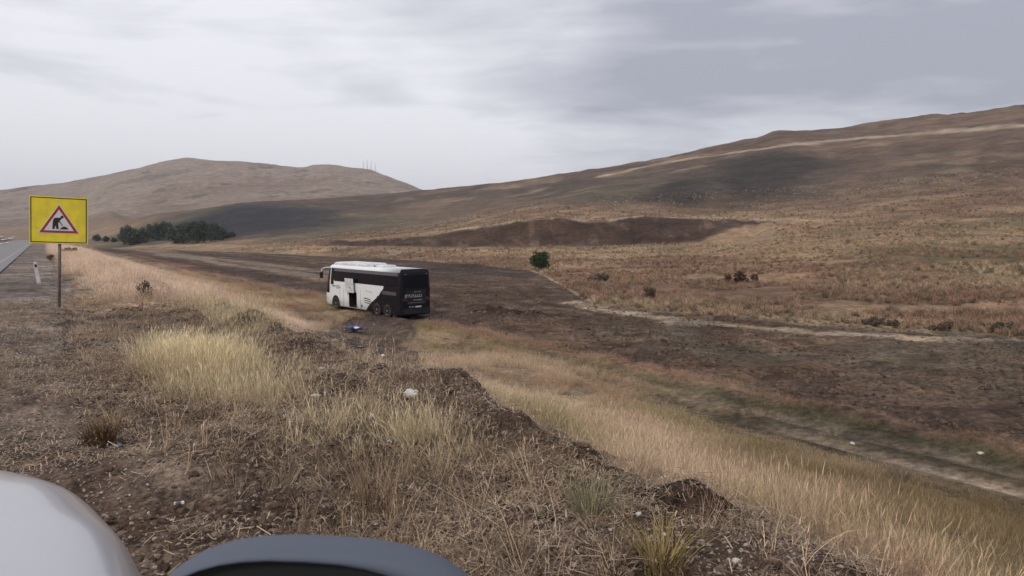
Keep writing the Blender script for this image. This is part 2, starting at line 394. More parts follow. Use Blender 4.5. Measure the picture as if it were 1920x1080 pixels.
    g_ = c.mean(1, keepdims=True); c = g_ + (c - g_) * .96
    return np.clip(c * np.array((1.17, 1.14, 1.09)), .01, .8)

def new_mat(name):
    m_ = bpy.data.materials.new(name); m_.use_nodes = True; m_.node_tree.nodes.clear()
    return m_, NT(m_.node_tree)
def finish(N, bsdf): N.n('ShaderNodeOutputMaterial', {'Surface': bsdf})
def principled(N, col, rough=.8, metal=0., spec=.3, normal=None, coat=0.):
    d = {'Base Color': col if isinstance(col, bpy.types.NodeSocket) else (*col, 1), 'Roughness': rough, 'Metallic': metal,
         'Specular IOR Level': spec, 'Coat Weight': coat, 'Coat Roughness': .08}
    if normal is not None: d['Normal'] = normal
    return N.n('ShaderNodeBsdfPrincipled', d).outputs[0]
def bump(N, hgt, strength, dist):
    return N.n('ShaderNodeBump', {'Height': hgt, 'Strength': strength, 'Distance': dist}).outputs[0]

# earth: attribute colour, grain at several scales by position
mg, N = new_mat('earth')
att = N.n('ShaderNodeAttribute', attribute_name='cover').outputs['Color']
geo = N.n('ShaderNodeNewGeometry'); pos = geo.outputs['Position']
ln = N.n('ShaderNodeVectorMath', {0: pos}, operation='LENGTH').outputs['Value']
fine = N.noise(pos, 26.0, 4, .7); mid = N.noise(pos, 3.4, 5, .68); big = N.noise(pos, .55, 5, .7); huge = N.noise(pos, .07, 6, .72)
nearw = N.ramp(ln, 28.0, 6.0); midw = N.ramp(ln, 160.0, 30.0); bigw = N.ramp(ln, 900.0, 120.0)
def vary(w, nz, lo, hi):
    t = N.n('ShaderNodeMapRange', {0: nz, 1: .32, 2: .68, 3: lo, 4: hi}).outputs[0]
    return N.math('ADD', N.math('MULTIPLY', N.math('SUBTRACT', t, 1.0), w), 1.0)
mul = N.math('MULTIPLY', vary(nearw, fine, .45, 1.6), vary(midw, mid, .5, 1.5))
mul = N.math('MULTIPLY', mul, vary(bigw, big, .55, 1.5))
mul = N.math('MULTIPLY', mul, vary(1.0, huge, .68, 1.36))
vast = N.noise(pos, .016, 6, .7)
mul = N.math('MULTIPLY', mul, vary(1.0, vast, .80, 1.2))
hue = N.mix(N.ramp(N.noise(pos, .11, 5, .7), .38, .62), (1.05, .99, .92), (.96, 1.0, 1.04))
att = N.mix(1.0, att, hue, 'MULTIPLY')
colr = N.n('ShaderNodeVectorMath', {0: att}, operation='SCALE'); N.t.links.new(mul, colr.inputs['Scale'])
hgt = N.math('ADD', N.math('MULTIPLY', N.math('MULTIPLY', fine, nearw), .03), N.math('MULTIPLY', N.math('MULTIPLY', mid, midw), .12))
hgt = N.math('ADD', hgt, N.math('MULTIPLY', N.math('MULTIPLY', big, bigw), .7))
hgt = N.math('ADD', hgt, N.math('MULTIPLY', huge, 3.0))
finish(N, principled(N, colr.outputs[0], .95, 0, .12, bump(N, hgt, .8, 1.0)))

def mesh_np(name, V, Fq, mat, smooth=True, parent=None):
    me = bpy.data.meshes.new(name); V = np.asarray(V, np.float32); Fq = np.asarray(Fq, np.int32)
    me.vertices.add(len(V)); me.vertices.foreach_set('co', V.ravel())
    nv = Fq.shape[1]; me.loops.add(Fq.size); me.loops.foreach_set('vertex_index', Fq.ravel())
    me.polygons.add(len(Fq)); me.polygons.foreach_set('loop_start', np.arange(0, Fq.size, nv, dtype=np.int32))
    me.polygons.foreach_set('use_smooth', np.full(len(Fq), smooth))
    me.update(calc_edges=True); me.validate()
    if mat: me.materials.append(mat)
    o = bpy.data.objects.new(name, me); COL.objects.link(o)
    if parent: o.parent = parent
    return o

azs = np.concatenate([np.linspace(-math.pi, -rad(43), 100, endpoint=False), np.linspace(-rad(43), rad(43), 900), np.linspace(rad(43), math.pi, 101)[1:-1]])
Rs = np.exp(np.linspace(math.log(.5), math.log(6000), 760))
A, R_ = np.meshgrid(azs, Rs, indexing='ij'); X, Y = (R_ * np.sin(A)).ravel(), (R_ * np.cos(A)).ravel()
Zt = H(X, Y); na, nr_ = A.shape
ids = np.arange(na * nr_).reshape(na, nr_); nx = np.roll(ids, -1, 0)
Fq = np.stack([ids[:, :-1], ids[:, 1:], nx[:, 1:], nx[:, :-1]], -1).reshape(-1, 4)
Vt = np.stack([X, Y, Zt], 1); Vt = np.vstack([Vt, [[0, 0, hz(0, 0)]]])
gr = mesh_np('ground', Vt, Fq[:, ::-1], mg); gr['kind'] = 'structure'
cc = np.ones((len(Vt), 4), np.float32); cc[:-1, :3] = terrain_color(X, Y, Zt); cc[-1, :3] = (.12, .08, .06)
ca = gr.data.color_attributes.new('cover', 'FLOAT_COLOR', 'POINT'); ca.data.foreach_set('color', cc.ravel())

# ------------------------------------------------------------------ general helpers
def obj(name, verts, faces, mat, parent=None, smooth=False, bevel=0, matrix=None):
    me = bpy.data.meshes.new(name); me.from_pydata([tuple(v) for v in verts], [], [tuple(f_) for f_ in faces]); me.update()
    if smooth:
        me.polygons.foreach_set('use_smooth', [True] * len(me.polygons))
    if mat: me.materials.append(mat)
    o = bpy.data.objects.new(name, me); COL.objects.link(o)
    if parent: o.parent = parent
    if matrix is not None: o.matrix_local = matrix
    if bevel:
        b = o.modifiers.new('bevel', 'BEVEL'); b.width = bevel; b.segments = 2; b.limit_method = 'ANGLE'
    return o

class MB:
    def __init__(s): s.v = []; s.f = []
    def add(s, vs, fs):
        k = len(s.v); s.v += [tuple(v) for v in vs]; s.f += [tuple(i + k for i in f_) for f_ in fs]; return s
    def box(s, c, d, rot=None):
        vs = [Vector((x * d[0] / 2, y * d[1] / 2, z * d[2] / 2)) for x in (-1, 1) for y in (-1, 1) for z in (-1, 1)]
        if rot is not None: vs = [rot @ v for v in vs]
        vs = [v + Vector(c) for v in vs]
        return s.add(vs, [(0, 1, 3, 2), (4, 6, 7, 5), (0, 4, 5, 1), (2, 3, 7, 6), (0, 2, 6, 4), (1, 5, 7, 3)])
    def cyl(s, a, b, r0, r1=None, n=16, cap=True):
        a, b = Vector(a), Vector(b); r1 = r0 if r1 is None else r1
        q = (b - a).to_track_quat('Z', 'Y'); vs = []
        for c, r in ((a, r0), (b, r1)):
            for i in range(n):
                t = 2 * math.pi * i / n; vs.append(c + q @ Vector((r * math.cos(t), r * math.sin(t), 0)))
        fs = [(i, (i + 1) % n, n + (i + 1) % n, n + i) for i in range(n)]
        if cap: fs += [tuple(range(n - 1, -1, -1)), tuple(range(n, 2 * n))]
        return s.add(vs, fs)
    def tube(s, pts, r, n=6):
        for a, b, ra, rb in zip(pts[:-1], pts[1:], r[:-1], r[1:]): s.cyl(a, b, ra, rb, n, True)
        return s
    def prism(s, poly, t0, t1, M=None):
        """polygon in x-z extruded in y"""
        n = len(poly); vs = [Vector((p[0], t0, p[1])) for p in poly] + [Vector((p[0], t1, p[1])) for p in poly]
        if M is not None: vs = [M @ v for v in vs]
        return s.add(vs, [tuple(range(n)), tuple(range(2 * n - 1, n - 1, -1))] + [(i, n + i, n + (i + 1) % n, (i + 1) % n) for i in range(n)])
    def lathe(s, prof, c, axis='y', n=28):
        """prof: (radius, along axis)"""
        vs = []
        for r, a in prof:
            for i in range(n):
                t = 2 * math.pi * i / n
                p = (r * math.cos(t), a, r * math.sin(t))
                vs.append(Vector(p) + Vector(c))
        k = len(prof); fs = [(j * n + i, j * n + (i + 1) % n, (j + 1) * n + (i + 1) % n, (j + 1) * n + i) for j in range(k - 1) for i in range(n)]
        return s.add(vs, fs)
    def build(s, name, mat, parent=None, smooth=False, bevel=0): return obj(name, s.v, s.f, mat, parent, smooth, bevel)

def tag(o, label, cat, group=None, kind=None):
    o['label'] = label; o['category'] = cat
    if group: o['group'] = group
    if kind: o['kind'] = kind
    return o
def empty(name, loc, rz=0):
    o = bpy.data.objects.new(name, None); COL.objects.link(o); o.location = loc; o.rotation_euler = (0, 0, rz); o.empty_display_size = .2
    return o
def copy_tree(o, parent=None):
    c = o.copy(); COL.objects.link(c)
    if parent: c.parent = parent
    for ch in [q for q in bpy.data.objects if q.parent == o]: copy_tree(ch, c)
    return c

def simple(name, col, rough=.6, metal=0., spec=.4, dirt=0., dcol=(.16, .11, .08), scale=6., coat=0., bumpk=0.):
    m_, N = new_mat(name)
    c = (*col, 1)
    tc = N.n('ShaderNodeTexCoord').outputs['Object']
    nz = N.noise(tc, scale, 5, .65)
    nz2 = N.noise(tc, scale * .25, 3, .6)
    k = N.math('ADD', N.math('MULTIPLY', N.math('SUBTRACT', nz, .5), .25), 1.0)
    cs = N.n('ShaderNodeVectorMath', {0: c[:3]}, operation='SCALE'); N.t.links.new(k, cs.inputs['Scale']); cs = cs.outputs[0]
    if dirt: cs = N.mix(N.math('MULTIPLY', N.ramp(N.math('ADD', nz, N.math('MULTIPLY', nz2, .6)), .62, 1.0), dirt, clamp=True), cs, dcol)
    nm = bump(N, nz, .5, bumpk) if bumpk else None
    finish(N, principled(N, cs, rough, metal, spec, nm, coat)); return m_

# ------------------------------------------------------------------ road
mr, N = new_mat('asphalt')
pos = N.n('ShaderNodeNewGeometry').outputs['Position']
a1 = N.noise(pos, 90, 3, .7); a2 = N.noise(pos, .6, 4, .6)
c = N.mix(N.ramp(a2, .35, .7), (.21, .20, .20), (.29, .275, .27)); c = N.mix(N.math('MULTIPLY', N.ramp(a1, .45, .7), .5), c, (.33, .31, .30))
finish(N, principled(N, c, .85, 0, .25, bump(N, a1, .4, .01)))
us = np.concatenate([np.linspace(-60, 60, 61), np.linspace(65, 620, 90)]); vsx = np.linspace(-8.6, -1.2, 8)
U, Vv = np.meshgrid(us, vsx, indexing='ij'); x, y = xy(U.ravel(), Vv.ravel())
z = np.maximum(H(x, y), 0 * x) + .05
z = np.where(np.abs(U.ravel()) < 380, .05, z)
def strip(name, us, v0, v1, lift, mat, nv=2):
    U, Vv = np.meshgrid(us, np.linspace(v0, v1, nv), indexing='ij'); x, y = xy(U.ravel(), Vv.ravel())
    z = .05 + lift + np.zeros_like(x); a, b = U.shape
    i = np.arange(a * b).reshape(a, b); f_ = np.stack([i[:-1, :-1], i[1:, :-1], i[1:, 1:], i[:-1, 1:]], -1).reshape(-1, 4)
    return mesh_np(name, np.stack([x, y, z], 1), f_[:, ::-1], mat, False)
us = np.concatenate([np.linspace(-60, 60, 61), np.linspace(65, 400, 60)])
road = strip('road', us, -8.6, -1.35, 0, mr, 6); road['kind'] = 'structure'
mw = simple('road_paint', (.38, .37, .36), .7, 0, .3, .5, (.25, .22, .2), 2.0)
for (n_, v0, v1) in (('edge_line', -1.90, -1.80), ('edge_line', -8.2, -8.05)):
    o = strip(n_, us, v0, v1, .004, mw); o.parent = road
for k in range(-4, 30):
    o = strip('lane_dash', np.array([k * 9.0, k * 9.0 + 3.0]), -5.05, -4.92, .004, mw); o.parent = road

# ------------------------------------------------------------------ vegetation and litter scattered by geometry nodes
def inst_mat(name, lo=.45, rough=.9, transl=.25, hi=1.85):
    m_, N = new_mat(name)
    tint = N.n('ShaderNodeAttribute', attribute_name='tint', attribute_type='INSTANCER').outputs['Color']
    # each blade its own shade of straw
    rb = N.n('ShaderNodeAttribute', attribute_name='shade').outputs['Fac']
    k = N.n('ShaderNodeMapRange', {0: rb, 1: 0., 2: 1., 3: lo, 4: hi}).outputs[0]
    tint = N.n('ShaderNodeVectorMath', {0: tint}, operation='SCALE'); tint.inputs['Scale'].default_value = 1.35; tint = tint.outputs[0]
    cs = N.n('ShaderNodeVectorMath', {0: tint}, operation='SCALE'); N.t.links.new(k, cs.inputs['Scale'])
    b = principled(N, cs.outputs[0], rough, 0, .15)
    if transl:
        t = N.n('ShaderNodeBsdfTranslucent', {'Color': cs.outputs[0]}).outputs[0]
        b = N.n('ShaderNodeMixShader', {0: transl, 1: b, 2: t}).outputs[0]
    finish(N, b); return m_
M_GRASS = inst_mat('dry_grass_blade'); M_PEB = inst_mat('stone_chip', .5, .9, 0, 1.25)

def blades(n, h0, h1, spread, lean, width, seed, seg=3, heads=0., droop=.35, base=.06):
    r = np.random.default_rng(seed); V, Fc, Sh = [], [], []
    for i in range(n):
        a = r.uniform(0, 2 * math.pi); rb = base * math.sqrt(r.uniform()) ; hh = r.uniform(h0, h1)
        bx, by = rb * math.cos(a), rb * math.sin(a)
        a2 = a + r.normal(0, .7); ln_ = lean * r.uniform(.2, 1) * hh + spread * r.uniform(-.3, 1)
        sx, sy = math.cos(a2 + math.pi / 2), math.sin(a2 + math.pi / 2)
        w0 = width * r.uniform(.7, 1.3); k = len(V); sh = r.uniform()
        for s in range(seg + 1):
            t = s / seg; out = ln_ * t ** 1.6; zz = hh * (t - droop * lean * t ** 3 * .5)
            w = w0 * (1 - .85 * t)
            if heads and s == seg - 0: w = w0 * .15
            cx, cy = bx + out * math.cos(a2), by + out * math.sin(a2)
            V += [(cx - sx * w, cy - sy * w, zz), (cx + sx * w, cy + sy * w, zz)]; Sh += [sh, sh]
        for s in range(seg): Fc.append((k + 2 * s, k + 2 * s + 1, k + 2 * s + 3, k + 2 * s + 2))
        if r.uniform() < heads:
            tx, ty, tz = cx, cy, zz; k = len(V); w = width * 1.5; L = .05
            V += [(tx - sx * w, ty - sy * w, tz - .01), (tx + sx * w, ty + sy * w, tz - .01), (tx + math.cos(a2) * .03, ty + math.sin(a2) * .03, tz + L), (tx, ty, tz - .05)]
            Fc.append((k, k + 3, k + 1, k + 2)); Sh += [.9] * 4
    return V, Fc, Sh

def template(name, V, Fc, Sh, mat):
    me = bpy.data.meshes.new(name); me.from_pydata(V, [], Fc); me.update(); me.materials.append(mat)
    at = me.attributes.new('shade', 'FLOAT', 'POINT'); at.data.foreach_set('value', np.array(Sh, np.float32))
    return bpy.data.objects.new(name, me)         # the shape only: never linked by itself

def rock_geo(seed, n=0):
    r = np.random.default_rng(seed)
    import bmesh
    bm = bmesh.new(); bmesh.ops.create_icosphere(bm, subdivisions=1 + n, radius=1)
    sc = np.array([1, r.uniform(.6, .95), r.uniform(.35, .65)])
    for v in bm.verts:
        k = 1 + r.uniform(-.28, .28); v.co = Vector(np.array(v.co) * sc * k)
    V = [tuple(v.co) for v in bm.verts]; Fc = [tuple(v.index for v in f_.verts) for f_ in bm.faces]; bm.free()
    return V, Fc

def scatter(name, templates, pts, rots, scl, tint, label, cat):
    """one stuff object: instances of the template shapes on a cloud of points"""
    n = len(pts); me = bpy.data.meshes.new(name); me.vertices.add(n); me.vertices.foreach_set('co', np.asarray(pts, np.float32).ravel())
    def at(nm, typ, data, key): a_ = me.attributes.new(nm, typ, 'POINT'); a_.data.foreach_set(key, np.asarray(data).ravel())
    at('rot', 'FLOAT_VECTOR', np.asarray(rots, np.float32), 'vector'); at('scl', 'FLOAT', np.asarray(scl, np.float32), 'value')
    at('tint', 'FLOAT_COLOR', np.concatenate([np.asarray(tint, np.float32), np.ones((n, 1), np.float32)], 1), 'color')
    at('pick', 'INT', rng.integers(0, len(templates), n).astype(np.int32), 'value')
    o = bpy.data.objects.new(name, me); COL.objects.link(o); tag(o, label, cat, kind='stuff')
    g = bpy.data.node_groups.new(name + '_scatter', 'GeometryNodeTree')
    g.interface.new_socket('Geometry', in_out='INPUT', socket_type='NodeSocketGeometry')
    g.interface.new_socket('Geometry', in_out='OUTPUT', socket_type='NodeSocketGeometry')
    G = NT(g); gi = g.nodes.new('NodeGroupInput'); go = g.nodes.new('NodeGroupOutput')
    def named(nm, typ): return G.n('GeometryNodeInputNamedAttribute', {'Name': nm}, data_type=typ).outputs[0]
    jn = g.nodes.new('GeometryNodeGeometryToInstance')
    for t in templates:
        oi = g.nodes.new('GeometryNodeObjectInfo'); oi.inputs['Object'].default_value = t
        oi.inputs['As Instance'].default_value = True
        tmp = oi.outputs['Geometry']
        if len(templates) == 1: src = tmp
        else:
            if t is templates[0]: join = g.nodes.new('GeometryNodeJoinGeometry')
    if len(templates) > 1:
        for t in reversed(templates):
            oi = g.nodes.new('GeometryNodeObjectInfo'); oi.inputs['Object'].default_value = t; oi.inputs['As Instance'].default_value = True
            g.links.new(oi.outputs['Geometry'], join.inputs[0])
        src = join.outputs[0]
    iop = G.n('GeometryNodeInstanceOnPoints', {'Points': gi.outputs[0], 'Instance': src, 'Pick Instance': len(templates) > 1,
              'Instance Index': named('pick', 'INT'), 'Rotation': named('rot', 'FLOAT_VECTOR'), 'Scale': named('scl', 'FLOAT')})
    g.links.new(iop.outputs[0], go.inputs[0])
    md = o.modifiers.new('scatter', 'NODES'); md.node_group = g
    me.materials.append(templates[0].data.materials[0])
    return o

def lerpc(a, b, t): return np.asarray(a) * (1 - t[:, None]) + np.asarray(b) * t[:, None]
def on_screen(x, y, z, mgn=60):
    X_, Y_ = project(x, y, z); return (X_ > -mgn) & (X_ < 1920 + mgn) & (y > .4)

T_tall = [template('grass_shape', *blades(34, .16, .44, .06, .75, .0017, 10 + i, 3, .30, base=.10), M_GRASS) for i in range(4)]
T_short = [template('low_grass_shape', *blades(26, .08, .22, .05, .9, .0022, 30 + i, 2, 0, base=.09), M_GRASS) for i in range(3)]
T_tuss = [template('tussock_shape', *blades(46, .25, .6, .12, .9, .012, 50 + i, 2, 0, base=.16), M_GRASS) for i in range(3)]
T_stalk = [template('stalk_shape', *blades(11, .30, .85, .10, 1.15, .0024, 70 + i, 4, .25, droop=.8, base=.10), M_GRASS) for i in range(4)]
T_peb = []
for i in range(3):
    V, Fc = rock_geo(90 + i); T_peb.append(template('chip_shape', V, Fc, list(np.random.default_rng(i).uniform(0, 1, len(V))), M_PEB))

def rnd_rot(n, tilt): return np.stack([rng.normal(0, tilt, n), rng.normal(0, tilt, n), rng.uniform(0, 6.283, n)], 1)
MUD = MUDP

# 1 long dry grass on the embankment
def emb_points(n, umin, umax, vmin, vmax, power):
    u = umin + (umax - umin) * rng.uniform(0, 1, n) ** power; v = rng.uniform(vmin, vmax, n)
    return xy(u, v)
def straw_tint(x, y, n):
    t = np.clip(.5 + .8 * fbm(x, y, 5, 3, 301), 0, 1); c = lerpc((.43, .325, .225), (.32, .22, .145), t)
    t = ss(fbm(x, y, 3, 2, 305), .35, .8) * .7; c = lerpc(1, 1, t * 0)[:, :1] * c; c = c * (1 - t[:, None]) + np.array((.24, .20, .10)) * t[:, None]
    u, v = uv(x, y)
    t = ss(v, 6.5, 10) * ss(x, 3, 7) * ss(fbm(x, y, 4, 2, 309), -.5, .3) * .8; c = c * (1 - t[:, None]) + np.array((.21, .155, .08)) * t[:, None]
    t = np.exp(-((v - 23.2) / .7) ** 2) * .7; c = c * (1 - t[:, None]) + np.array((.27, .15, .115)) * t[:, None]
    t = np.exp(-((v - 22) / .7) ** 2) * .5; c = c * (1 - t[:, None]) + np.array((.13, .12, .06)) * t[:, None]
    t = ss(x, 2.6, 4.6) * (1 - ss(u, 8, 16)) * ss(v + .6 * fbm(x, y, 2, 2, 308), 5.2, 6.8) * .8; c = c * (1 - t[:, None]) + np.array((.135, .095, .048)) * t[:, None]
    t = ss(u, 9, 22) * (1 - ss(v, 11, 17)) * .85; c = c * (1 - t[:, None]) + np.array((.52, .40, .305)) * t[:, None]
    return c * rng.uniform(.8, 1.2, (n, 1))
n = 120000
u = -14 + 150 * rng.uniform(0, 1, n) ** 2.1; v0 = 3.2 - 2.5 * ss(u, 13, 17); v = v0 + (24 - v0) * rng.uniform(0, 1, n) ** 1.05
x, y = xy(u, v); z = H(x, y)
bare = (u < 26) & ((np.abs(v - 19.8) < .5) | (np.abs(v - 21.3) < .45)) & (rng.uniform(0, 1, n) < .93)
thin = (u < 20) & (v > 18.4) & (v < 22.3) & (rng.uniform(0, 1, n) < .7)
mud = seg_dist(x, y, MUD) + fbm(x, y, 2, 2, 311) * .6 < 1.5 + .03 * np.hypot(x, y)
mud &= rng.uniform(0, 1, n) < .95
redp = (seg_dist(x, y, RED_PATH) < 1.2) & (rng.uniform(0, 1, n) < .7)
mud |= mound(u, v) > .03
patch = fbm(x, y, 2.4, 3, 313) > -.55 + .35 * rng.uniform(0, 1, n)
keep = on_screen(x, y, z) & ~bare & ~thin & ~mud & ~redp & patch & (v > v0 + .2 + .5 * fbm(x, y, 1.4, 2, 315))
x, y, z, v, u = x[keep], y[keep], z[keep], v[keep], u[keep]; n = len(x)
sc = rng.uniform(.55, 1.15, n) * (.75 + .4 * ss(fbm(x, y, 3.5, 2, 317), -.4, .6)) * (1 + .5 * ss(np.hypot(x, y), 25, 80)) * (1 - .45 * ss(v, 17, 19.5) * (1 - ss(u, 14, 24)))
scatter('dry_grass', T_tall, np.stack([x, y, z - .02], 1), rnd_rot(n, .22), sc, straw_tint(x, y, n),
        'long straw coloured dry grass covering the slope below the road shoulder', 'grass')

# 2 the blond clump on the shoulder and thin grass around it
def patch_pts(n, px, py, rx, ry):
    X0, Y0, _ = hit(px, py); u0, v0 = uv(X0, Y0); return u0, v0
pts_u, pts_v = [], []
for (cu, cv, su, sv_, k) in ((8.6, 1.40, 1.15, .42, 1000), (6.4, 1.6, .5, .3, 50), (4.9, 1.75, .5, .3, 25), (13.5, 2.7, 2.5, .4, 200), (4.6, 2.2, .6, .35, 50)):
    pts_u.append(rng.normal(cu, su * .6, k)); pts_v.append(rng.normal(cv, sv_ * .6, k))
u = np.concatenate(pts_u); v = np.concatenate(pts_v); x, y = xy(u, v); n = len(x)
tt = np.clip(.5 + .5 * fbm(x, y, 1.2, 2, 321), 0, 1)
scatter('blond_grass', T_tall, np.stack([x, y, H(x, y) - .02], 1), rnd_rot(n, .26), rng.uniform(.45, .95, n), lerpc((.50, .42, .27), (.38, .30, .19), tt) * rng.uniform(.85, 1.15, (n, 1)),
        'pale blond grass standing in a dense patch on the brown shoulder', 'grass')

# 3 dead stalks and low litter on the shoulder
n = 3600
u = rng.uniform(-3, 20, n) ** 1.0; u = -3 + 25 * rng.uniform(0, 1, n) ** 1.5; v = rng.uniform(.3, 3.9, n)
x, y = xy(u, v); z = H(x, y)
k = on_screen(x, y, z) & (fbm(x, y, 1.1, 2, 331) > -.05 - .5 * rng.uniform(0, 1, n) ** 2) & (v > .9 - ss(u, 3, 8)); x, y, z = x[k], y[k], z[k]; n = len(x)
tt = rng.uniform(0, 1, n)
scatter('dead_stalks', T_stalk, np.stack([x, y, z - .01], 1), np.stack([rng.normal(.15, .38, n), rng.normal(-.1, .38, n), rng.uniform(0, 6.283, n)], 1), rng.uniform(.25, .62, n), lerpc((.44, .33, .22), (.18, .12, .08), tt) * rng.uniform(.8, 1.25, (n, 1)),
        'thin dead weed stalks lying criss cross over the dark foreground soil', 'weeds')
n = 15000
u = -3 + 33 * rng.uniform(0, 1, n) ** 1.8; v = rng.uniform(-1.2, 3.9, n); x, y = xy(u, v); z = H(x, y)
k = on_screen(x, y, z) & (fbm(x, y, 1.3, 3, 341) > -.1 + .4 * rng.uniform(0, 1, n)) & ((v > .9) | (u < 9)) & ((u < 14) | (rng.uniform(0, 1, n) < .35)) &  ((v < 1.6 + .5 * fbm(x, y, 1.5, 2, 343)) | (rng.uniform(0, 1, n) < .45)) & (mound(u, v) < .05); x, y, z = x[k], y[k], z[k]; n = len(x)
tt = rng.uniform(0, 1, n)
scatter('low_grass', T_short, np.stack([x, y, z], 1), rnd_rot(n, .45), rng.uniform(.3, .85, n), lerpc((.32, .245, .17), (.09, .058, .040), tt),
        'short withered grass and twigs matted over the stony shoulder', 'grass')
# 3b flattened straw and chaff
def litter_geo(seed):
    r = np.random.default_rng(seed); V, Fc, Sh = [], [], []
    for i in range(16):
        a = r.uniform(0, 6.283); L = r.uniform(.006, .026) if i < 13 else r.uniform(.02, .05); w = .0015 * r.uniform(.7, 1.6); cx, cy = r.normal(0, .07, 2); k = len(V); sh = r.uniform() ** .7
        dx, dy = math.cos(a) * L, math.sin(a) * L; nx_, ny_ = -math.sin(a) * w, math.cos(a) * w; z0_, z1_ = r.uniform(.004, .03), r.uniform(.004, .045)
        V += [(cx - dx - nx_, cy - dy - ny_, z0_), (cx - dx + nx_, cy - dy + ny_, z0_), (cx + dx + nx_, cy + dy + ny_, z1_), (cx + dx - nx_, cy + dy - ny_, z1_)]
        Fc.append((k, k + 1, k + 2, k + 3)); Sh += [sh] * 4
    return V, Fc, Sh
T_lit = [template('chaff_shape', *litter_geo(130 + i), M_GRASS) for i in range(4)]
n = 24000
u = -3 + 22 * rng.uniform(0, 1, n) ** 1.9; v = rng.uniform(-1.0, 3.9, n); x, y = xy(u, v); z = H(x, y)
k = on_screen(x, y, z) & (fbm(x, y, .9, 2, 345) > -.55 + .5 * rng.uniform(0, 1, n)); x, y, z = x[k], y[k], z[k]; n = len(x)
scatter('straw_litter', T_lit, np.stack([x, y, z], 1), rnd_rot(n, .12), rng.uniform(.7, 1.3, n), lerpc((.36, .28, .20), (.13, .09, .065), rng.uniform(0, 1, n)),
        'broken straw and chaff scattered flat over the foreground soil', 'straw')
# 4 chips and clods
def chips(name, n, umax, pw, s0, s1, vr, c0, c1, label, cat, seedn):
    u = -3.2 + umax * rng.uniform(0, 1, n) ** pw; v = rng.uniform(vr[0], vr[1], n); x, y = xy(u, v); z = H(x, y)
    k = on_screen(x, y, z) & (fbm(x, y, .8, 2, seedn) > -.7 + .5 * rng.uniform(0, 1, n)); x, y, z = x[k], y[k], z[k]; n = len(x)
    s = s0 + (s1 - s0) * rng.uniform(0, 1, n) ** 3
    scatter(name, T_peb, np.stack([x, y, z], 1), np.stack([rng.uniform(-.5, .5, n), rng.uniform(-.5, .5, n), rng.uniform(0, 6.28, n)], 1), s, lerpc(c0, c1, rng.uniform(0, 1, n) ** 1.3), label, cat)
chips('gravel', 150000, 24, 2.1, .005, .016, (-1.3, 3.7), (.07, .048, .038), (.38, .32, .27), 'small grey and brown stones strewn over the road shoulder', 'gravel', 351)
chips('soil_clods', 70000, 20, 1.8, .008, .036, (.2, 3.9), (.045, .028, .020), (.20, .145, .105), 'dark crumbs of turned soil along the brow of the shoulder', 'soil', 353)

n = 26000
az = rng.uniform(-.5, .64, n); Rr = 22 * (100 / 22) ** rng.uniform(0, 1, n); x, y = Rr * np.sin(az), Rr * np.cos(az); z = H(x, y); u, v = uv(x, y)
heap = seg_dist(x, y, [(-2.5, 60), (3.0, 57.5)]) < 1.2
k = (v > 23.6) & (Rr < R0(az)) & ((fbm(x, y, 4, 3, 357) > -.2) | heap) & (seg_dist(x, y, MUD) > 1.0); x, y, z, heap = x[k], y[k], z[k], heap[k]; n = len(x)
scatter('field_clods', T_peb, np.stack([x, y, z - .01], 1), rnd_rot(n, .4), (.04 + .13 * rng.uniform(0, 1, n) ** 2.5) * np.where(heap, 2.0, 1), lerpc((.050, .032, .024), (.135, .092, .068), rng.uniform(0, 1, n)),
        'lumps of dark turned earth lying over the low field', 'soil')
# 5 tussocks on the field and the steppe
def tuss(name, n, Rmin, Rmax, pw, azr, cond, s0, s1, tintf, label):
    az = rng.uniform(azr[0], azr[1], n); R = Rmin * (Rmax / Rmin) ** (rng.uniform(0, 1, n) ** pw)
    x, y = R * np.sin(az), R * np.cos(az); z = H(x, y); u, v = uv(x, y)
    k = cond(x, y, z, u, v, az, R); x, y, z, az, R = x[k], y[k], z[k], az[k], R[k]; n = len(x)
    scatter(name, T_tuss, np.stack([x, y, z - .03], 1), rnd_rot(n, .15), (s0 + (s1 - s0) * rng.uniform(0, 1, n) ** 2) * (1 + .0020 * R), tintf(x, y, n), label, 'grass')
def field_t(x, y, n):
    t = rng.uniform(0, 1, n); c = lerpc((.060, .042, .032), (.26, .205, .15), t ** 1.8)
    return c
tuss('stubble', 42000, 20, 170, 1.0, (-.62, .64), lambda x, y, z, u, v, az, R: (v > 23.8) & (R < R0(az) + 1) & (seg_dist(x, y, MUD) > 2.5) & (fbm(x, y, 6, 3, 361) > -.5 + .6 * rng.uniform(0, 1, len(x))),
     .10, .36, field_t, 'dark stubble and weeds over the low field behind the coach')
def on_terrace(az, R):
    a, b = np.interp(az, AZG, KR[:, 2]), np.interp(az, AZG, KR[:, 3]); return (R > a + 1) & (R < b - 2) & (az > -.24) & (az < .335)
def step_t(x, y, n):
    t = np.clip(.5 + .9 * fbm(x, y, 30, 3, 371), 0, 1); c = lerpc((.40, .30, .195), (.26, .165, .115), t)
    d = rng.uniform(0, 1, n) < .13; c[d] = np.array((.12, .085, .06)); g = rng.uniform(0, 1, n) < .10; c[g] = np.array((.15, .145, .085))
    return c * rng.uniform(.75, 1.25, (n, 1))
tuss('steppe_grass', 60000, 42, 430, 1.0, (-.36, .64), lambda x, y, z, u, v, az, R: (v > 25) & (R > R0(az) + .5) & (R < 430) & ~on_terrace(az, R) & (rng.uniform(0, 1, len(x)) < ss(az, -.36, -.12) + .1) & (fbm(x, y, 9, 3, 373) > -.6 + .7 * rng.uniform(0, 1, len(x))) & (seg_dist(x, y, STEPPE_TRACK) > 1.3),
     .45, 1.25, step_t, 'tufts of tan and rust coloured steppe grass over the right hillside')

